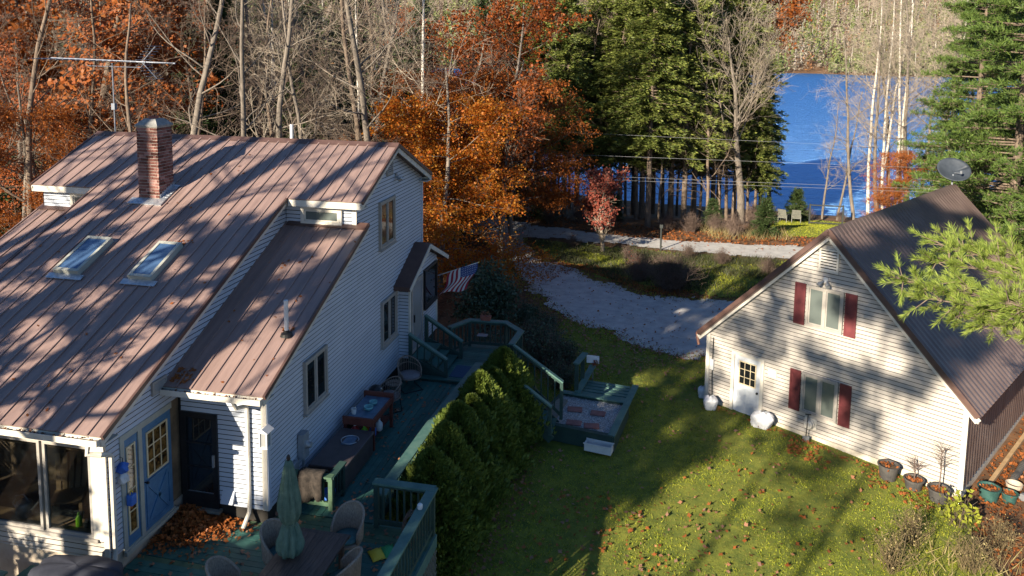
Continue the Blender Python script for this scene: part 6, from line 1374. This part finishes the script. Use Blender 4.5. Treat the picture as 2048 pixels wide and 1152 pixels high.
put(rh, 'rhododendron', '', None, [(.7, 15.6, 1.12, 'big dark evergreen rhododendron behind the flag and far landing')], cat='shrub')
put(rh, 'rhododendron', '', None, [(2.2, 15.9, .5, 'smaller dark evergreen shrub right of the big rhododendron')], cat='shrub')
s1 = twig_bush(22, 1.0, 1.5, 'twig_dark', 340, leaf='leaf_dark', nl=2600, ls=.085)
put(s1, 'shrub', '', 'shrubs beside the landing', [(2.9, 14.0, .85, 'brownish twiggy shrub right behind the far landing railing'), (3.5, 12.9, .95, 'twiggy shrub sprawling beside the stairs railing'), (3.0, 16.2, .5, 'shrub at the driveway edge by small dark conifer'), (4.1, 13.2, .6, 'low shrub nearest the small sign'), (1.4, 12.3, .9, 'shrub hidden just behind the landing balusters'), (4.3, 11.4, .6, 'low tangled shrub beside the upper stairs')], cat='shrub')
put(twig_bush(23, 1.35, 1.6, 'twig_dark', 620, leaf='weed', nl=1800, ls=.06), 'shrub', '', None, [(7.7, 23.3, 1.05, 'dense dark bare bush in the grass island by the driveway')], cat='shrub')
put(twig_bush(24, 1.3, 2.0, 'twig_dark', 420, leaf='leaf_red', nl=500, ls=.07), 'shrub', '', None, [(6.2, 24.3, .72, 'brown bush left of the dense dark bush in the island')], cat='shrub')
# little multi stemmed red leaved tree on the island
rt = bare(25, 3.6, .11, leaf='leaf_red', nleaf=4200, lsize=.12, zmin=1.5, spread=.5, bark='twig_pale', twig='twig_pale', n=[6, 6, 4, 2], start=[.25, .2, .15, 0], kids=[4, 2, 2, 0], ratio=[.75, .5, .5, .5], ang=[(20, 55), (20, 45), (25, 50), (30, 60)], trop=[0, .05, .03, 0])
put(rt, 'small_tree', '', None, [(3.97, 29.4, 1.15, 'small pale stemmed tree with reddish leaves on the grass island')])
# straw weeds, stuff
def blades(name, pts, h, w_, leaf, label, lean=.5, cat='plants', zoff=0.):
    n = len(pts); z = hgt(pts[:, 0], pts[:, 1])+.02+zoff; c = np.stack([pts[:, 0], pts[:, 1], z], -1)
    d = unit(np.array([0, 0, 1.])+rng.normal(0, lean, (n, 3))*np.array([1, 1, .1])); hh = h*rng.uniform(.5, 1.3, n)
    nr = rng.normal(0, 1, (n, 3))*np.array([1, 1, .2]); s = unit(np.cross(d, nr))*(w_*rng.uniform(.6, 1.3, n))[:, None]/2
    P = np.stack([c-s, c+s, c+d*hh[:, None]], 1).reshape(-1, 3)
    setp(link(name, npmesh(name, P, np.arange(3*n).reshape(n, 3), leaf)), label, cat, kind='stuff')
def inside(n, poly, clump=0, cs=.4):
    p = np.array(poly); out = np.zeros((0, 2))
    cen = None
    if clump: 
        cen = rng.uniform(p.min(0), p.max(0), (clump, 2))
    while len(out) < n:
        q = rng.uniform(p.min(0), p.max(0), (n*2, 2)) if cen is None else cen[rng.integers(0, len(cen), n*2)]+rng.normal(0, cs, (n*2, 2))
        out = np.concatenate([out, q[inpoly(q[:, 0], q[:, 1], poly)]])
    return out[:n]
def notin(p, polys):
    k = np.ones(len(p), bool)
    for q in polys: k &= ~inpoly(p[:, 0], p[:, 1], q)
    return p[k]
HOUSE_FP = [(-9.2, 0), (-7.2, -2.4), (-1.8, -2.4), (-1.7, -6.4), (3.35, -6.4), (3.35, .5), (2.1, .5), (2.3, 7.5), (3.3, 8), (3.2, 9.4), (2.7, 10), (1.2, 10), (0, 10), (-9.2, 10)]
def GP(u, v): q = GL(u, v); return (q[0], q[1])
GAR_FP = [GP(u0-.05, .1), GP(u1+.05, .1), GP(u1+.05, gl), GP(u0-.05, gl)]
SBX_FP = [(3.9, 7.3), (6.4, 7.3), (6.75, 11), (5.0, 11.2), (4.4, 10), (3.2, 8.2)]
lp = notin(inside(150000, LAWN), [HOUSE_FP, GAR_FP, SBX_FP])
nz = wob(lp[:, 0]*.33+2, lp[:, 1]*.33, 1)+.5*wob(lp[:, 0]*.9, lp[:, 1]*.8+4, 1)+rng.normal(0, .25, len(lp)); keep = rng.random(len(lp)) < np.clip(.55+.9*(nz+.6), .3, 1)
blades('grass_blades', lp[keep & (nz > -.15)], .055, .026, 'grass', 'short green lawn grass between the hedge and the garage', .8, 'grass')
blades('dry_grass_blades', lp[keep & (nz <= -.15)], .045, .024, 'grass_dry', 'yellowing thin patches of lawn grass between hedge and garage', .9, 'grass')
tf = notin(inside(9000, LAWN, 700, .25), [HOUSE_FP, GAR_FP, SBX_FP]); blades('grass_tufts', tf, .085, .022, 'grass', 'taller grass tufts standing out of the lawn', .7, 'grass')
def along(poly, n, sg):
    p = np.array(poly); q = np.roll(p, -1, 0); L = np.linalg.norm(q-p, axis=1); i = rng.choice(len(p), n, p=L/L.sum()); u_ = rng.random((n, 1)); return p[i]*(1-u_)+q[i]*u_+rng.normal(0, sg, (n, 2))
ed = notin(along(DRIVE, 9000, .28), [HOUSE_FP, GAR_FP]); blades('verge_grass', ed, .09, .035, 'grass', 'ragged grass growing over the driveway edges', .8, 'grass')
litter0 = notin(along(DRIVE, 3500, .35), [HOUSE_FP, GAR_FP])
ip = inside(16000, ISLAND, 120, .5); blades('island_weeds', ip, .30, .035, 'weed', 'dry brown weeds and grass on the island between the gravel tracks', .6)
ip = inside(7000, ISLAND, 60, .6); blades('island_grass', ip, .12, .04, 'grass', 'green grass patches on the island between the gravel tracks', .7, 'grass')
blades('island_green', inside(3000, [(2.2, 27.8), (4.2, 27.2), (4.6, 28.2), (2.6, 29)]), .14, .05, 'leaf_yellowgreen', 'bright green ground cover under the small red leaved tree', .8, 'ground cover')
blades('lakeside_grass', inside(14000, LAKELAWN), .09, .05, 'grass', 'sunlit grass on the small lawn at the lake', .7, 'grass')
blades('tall_straw', np.concatenate([inside(500, [(5.2, 25), (7, 24.5), (7.4, 25.8), (5.6, 26.2)]), inside(250, [(12.5, 2.6), (15.6, 3.2), (15.4, 5.2), (13.2, 5)]), inside(900, [(10, 34), (15, 34.5), (14.5, 36.5), (9, 37)])]), .55, .022, 'straw', 'tall dry straw grass clumps at the bush, lawn corner and road', .45)
# dried weeds at the lower right corner
wb = twig_bush(27, .6, 1.0, 'stalk', 60, leaf='straw', nl=200, ls=.05)
put(wb, 'dry_weed', '', 'dry weeds at the lawn corner', [(13.3, 5.0, .9, 'dry brown weed clump at the lawn corner below garage pots'), (12.6, 3.9, .95, 'dry weed clump at the bottom edge right of the lawn'), (14.3, 4.3, .95, 'dry weed clump at the bottom right corner'), (15.3, 5.4, .8, 'dry weed clump among leaves at right frame edge')], cat='weed')
put(twig_bush(28, .5, .8, 'twig', 26, leaf='leaf_yellowgreen', nl=150, ls=.13), 'sapling', '', None, [(14.6, 6.05, 1., 'sapling with yellow green leaves just below the garage corner')], cat='shrub')
US = [(8.8, 35.6, 1.), (11.4, 35.2, 1.1), (10.3, 36.2, .9), (7.4, 35.8, .9), (12.8, 37.5, 1.), (14.3, 44.5, 1.1), (13.2, 43, 1.), (1.8, 36, 1.), (0, 35.6, .9), (17.4, 46.4, .8), (19.8, 46.6, .7), (14.4, 27.6, .8), (12.5, 26.8, .8), (16, 28.5, .9), (10.3, 28.2, .7), (8.6, 28.8, .7), (2.2, 29.9, .6), (5.4, 28.2, .6)]
UL = ranked(US, '%s twiggy undergrowth shrub from the left along the road')
put(twig_bush(29, .7, 1.3, 'twig_dark', 200), 'shrub', 'twiggy undergrowth at the roadside under the trees', 'roadside undergrowth', [q+(UL[q],) for q in US], cat='shrub')
# ------------------------------------------------------------------ fallen leaves
def maple(c, size, k, jit=.5):
    n = len(c); m_ = 10; nn = unit(np.array([0, 0, 1.])+k*rng.normal(size=(n, 3))); t_ = rng.normal(size=(n, 3)); u_ = unit(t_-nn*(t_*nn).sum(1)[:, None]); w_ = np.cross(nn, u_)
    ang = np.arange(m_)*2*np.pi/m_; rad = np.where(np.arange(m_) % 2 == 0, 1., .5)*np.array([1, 1, .95, 1, .7, .8, .35, .8, .7, 1])[None]
    rad = rad*rng.uniform(.75, 1.2, (n, m_)); s = (size/2*(1+jit*rng.uniform(-1, 1, n)))[:, None]
    x = rad*np.cos(ang)*s; y = rad*np.sin(ang)*s*.85; z = (rng.uniform(-.3, .5, (n, 1))*(x*x+y*y)/s)
    P = c[:, None]+u_[:, None]*x[..., None]+w_[:, None]*y[..., None]+nn[:, None]*z[..., None]
    return P.reshape(-1, 3), np.arange(m_*n).reshape(n, m_)
def litter(name, pts, size, leaf, label, k=.35, dz=.05, z=None):
    zz = hgt(pts[:, 0], pts[:, 1])+dz if z is None else z
    setp(link(name, npmesh(name, *maple(np.stack([pts[:, 0], pts[:, 1], zz+rng.uniform(0, .03, len(pts))], -1), size, k), leaf)), label, 'leaves', kind='stuff')
litter('fallen_leaves', litter0, .10, 'leaf_fallen', 'brown leaves drifted along the driveway edges', dz=.07)
lw = notin(inside(3000, LAWN), [HOUSE_FP, GAR_FP, SBX_FP]); lw = lw[rng.random(len(lw)) < np.clip(1.2-.16*np.abs(lw[:, 0]-5), .12, 1)*(.35+.65*(wob(lw[:, 0]*.35, lw[:, 1]*.35) > -.1))]
litter('fallen_leaves', lw, .125, 'leaf_fallen_pale', 'pale fallen maple leaves scattered over the lawn', dz=.075)
lw2 = notin(np.concatenate([inside(260, [(3.4, 0.5), (9, .5), (7, 5), (3.6, 5.5)], 14, 1.), inside(150, [(6, 3), (12, 3), (13, 6.5), (9, 9)], 12, 1.1), inside(180, [(11, 8.4), (14.6, 6.0), (15, 6.6), (11.2, 9.2)], 8, .3)]), [HOUSE_FP, GAR_FP])
litter('fallen_leaves', lw2, .13, 'leaf_fallen_orange', 'orange leaf clusters on the lawn near railing and garage', dz=.075)
gfl = np.array([GP(u0+.2+(u1-u0-.3)*k, -.12-abs(rng.normal(0, .16))) for k in rng.random(330)]); litter('fallen_leaves', gfl, .10, 'leaf_fallen_orange', 'leaves drifted against the garage foundation', dz=.08)
hgl = np.stack([3.75+np.abs(rng.normal(0, .35, 420)), rng.uniform(.8, 8, 420)], -1); litter('fallen_leaves', hgl, .10, 'leaf_fallen', 'brown leaves gathered at the foot of the hedge', dz=.08)
dk = np.concatenate([rng.uniform((.1, .6), (1.95, 7.1), (230, 2)), rng.uniform((-1.8, -2.2), (3.2, .4), (330, 2)), rng.normal((2.7, -.2), (.35, .3), (70, 2)), rng.normal((1.4, .75), (.25, .2), (60, 2)), rng.normal((.75, 5.0), (.15, .4), (40, 2))])
dk = dk[(dk[:, 0] < 3.2) & ~((dk[:, 0] < -1.75) & (dk[:, 1] > -2.2))]
litter('fallen_leaves', dk, .10, 'leaf_fallen_pale', 'dry brown leaves scattered over the green decks', z=DZ+.012, k=.35)
n = 2600; px = -1.85+np.abs(rng.normal(0, .55, n)); py = -.05-np.abs(rng.normal(0, .45, n)); ok = (px < .35) & (py > -1.9)
pile = np.stack([px, py], -1)[ok]; hz = DZ+.02+.20*np.exp(-((pile[:, 0]+1.75)**2+(pile[:, 1]+.1)**2)/.6)*rng.random(len(pile))
litter('leaf_pile', pile, .11, 'leaf_fallen_orange', 'drift of orange brown leaves heaped before the black and blue doors', z=hz, k=.7)
dr = np.concatenate([inside(1100, [(-1.6, 31), (.3, 25.2), (1.8, 22.8), (3.4, 25.6), (1.6, 27.4), (-.2, 30)]), inside(450, DRIVE), inside(1800, [(1.5, 26.3), (3.5, 25.3), (6.5, 22.3), (9, 22), (9, 23), (6.5, 23.4), (3.8, 26.5)])])
litter('fallen_leaves', dr, .115, 'leaf_fallen_orange', 'orange leaves lying along the gravel driveway', dz=.06)
rdp = np.concatenate([inside(3200, [(-3, 36.5), (0, 34.3), (6, 32.7), (14, 33), (22, 33.2), (22, 35.4), (12, 35.6), (5, 36.5), (-2, 38)]), inside(600, ROAD)])
litter('fallen_leaves', rdp, .16, 'leaf_fallen_orange', 'orange leaf strip along the far side of the gravel road', dz=.08)
rs_ = [GP(7.75, .3), GP(9.6, .2), GP(10.5, 8), GP(7.75, 8)]
litter('fallen_leaves', inside(1700, rs_), .12, 'leaf_fallen_orange', 'orange leaves filling the strip along the garage right wall', dz=.05)
litter('fallen_leaves', inside(5200, [(14.9, 6.3), (15.2, 2), (19, 2), (22, 12), (22, 16), (16.6, 9)]), .12, 'leaf_fallen_orange', 'brown leaf litter right of the garage and lawn corner', dz=.04)
litter('fallen_leaves', notin(inside(5000, [(-3.5, 12), (1.2, 10.6), (3.2, 16.2), (4, 19), (1.5, 23), (-2, 30), (-8, 30)]), [LAWN, DRIVE]), .13, 'leaf_fallen', 'leaf litter beneath the beeches and shrubs by the driveway', dz=.05)
litter('fallen_leaves', notin(inside(1500, [(.9, 10.5), (4, 11), (8.6, 14.6), (5, 17.5), (3.4, 18.6)]), [DRIVE]), .11, 'leaf_fallen_pale', 'pale leaves on the grass slope between shrubs and driveway', dz=.08)
for o in col.objects:
    if 'used' in o: del o['used']

# look-alike trees that ended with one label are told apart by their place from left to right
same = {}
for o in col.objects:
    if o.parent is None and o.get('category') in ('tree', 'shrub') and o.location.y > 0: same.setdefault(o['label'], []).append(o)
PLACE = {2: ['left', 'right'], 3: ['left', 'middle', 'right'], 4: ['leftmost', 'inner left', 'inner right', 'rightmost'], 5: ['leftmost', 'inner left', 'middle', 'inner right', 'rightmost']}
for l, os_ in same.items():
    if len(os_) in PLACE:
        os_.sort(key=lambda o: column(o.location.x, o.location.y))
        for o, w_ in zip(os_, PLACE[len(os_)]): o['label'] = w_+' '+l
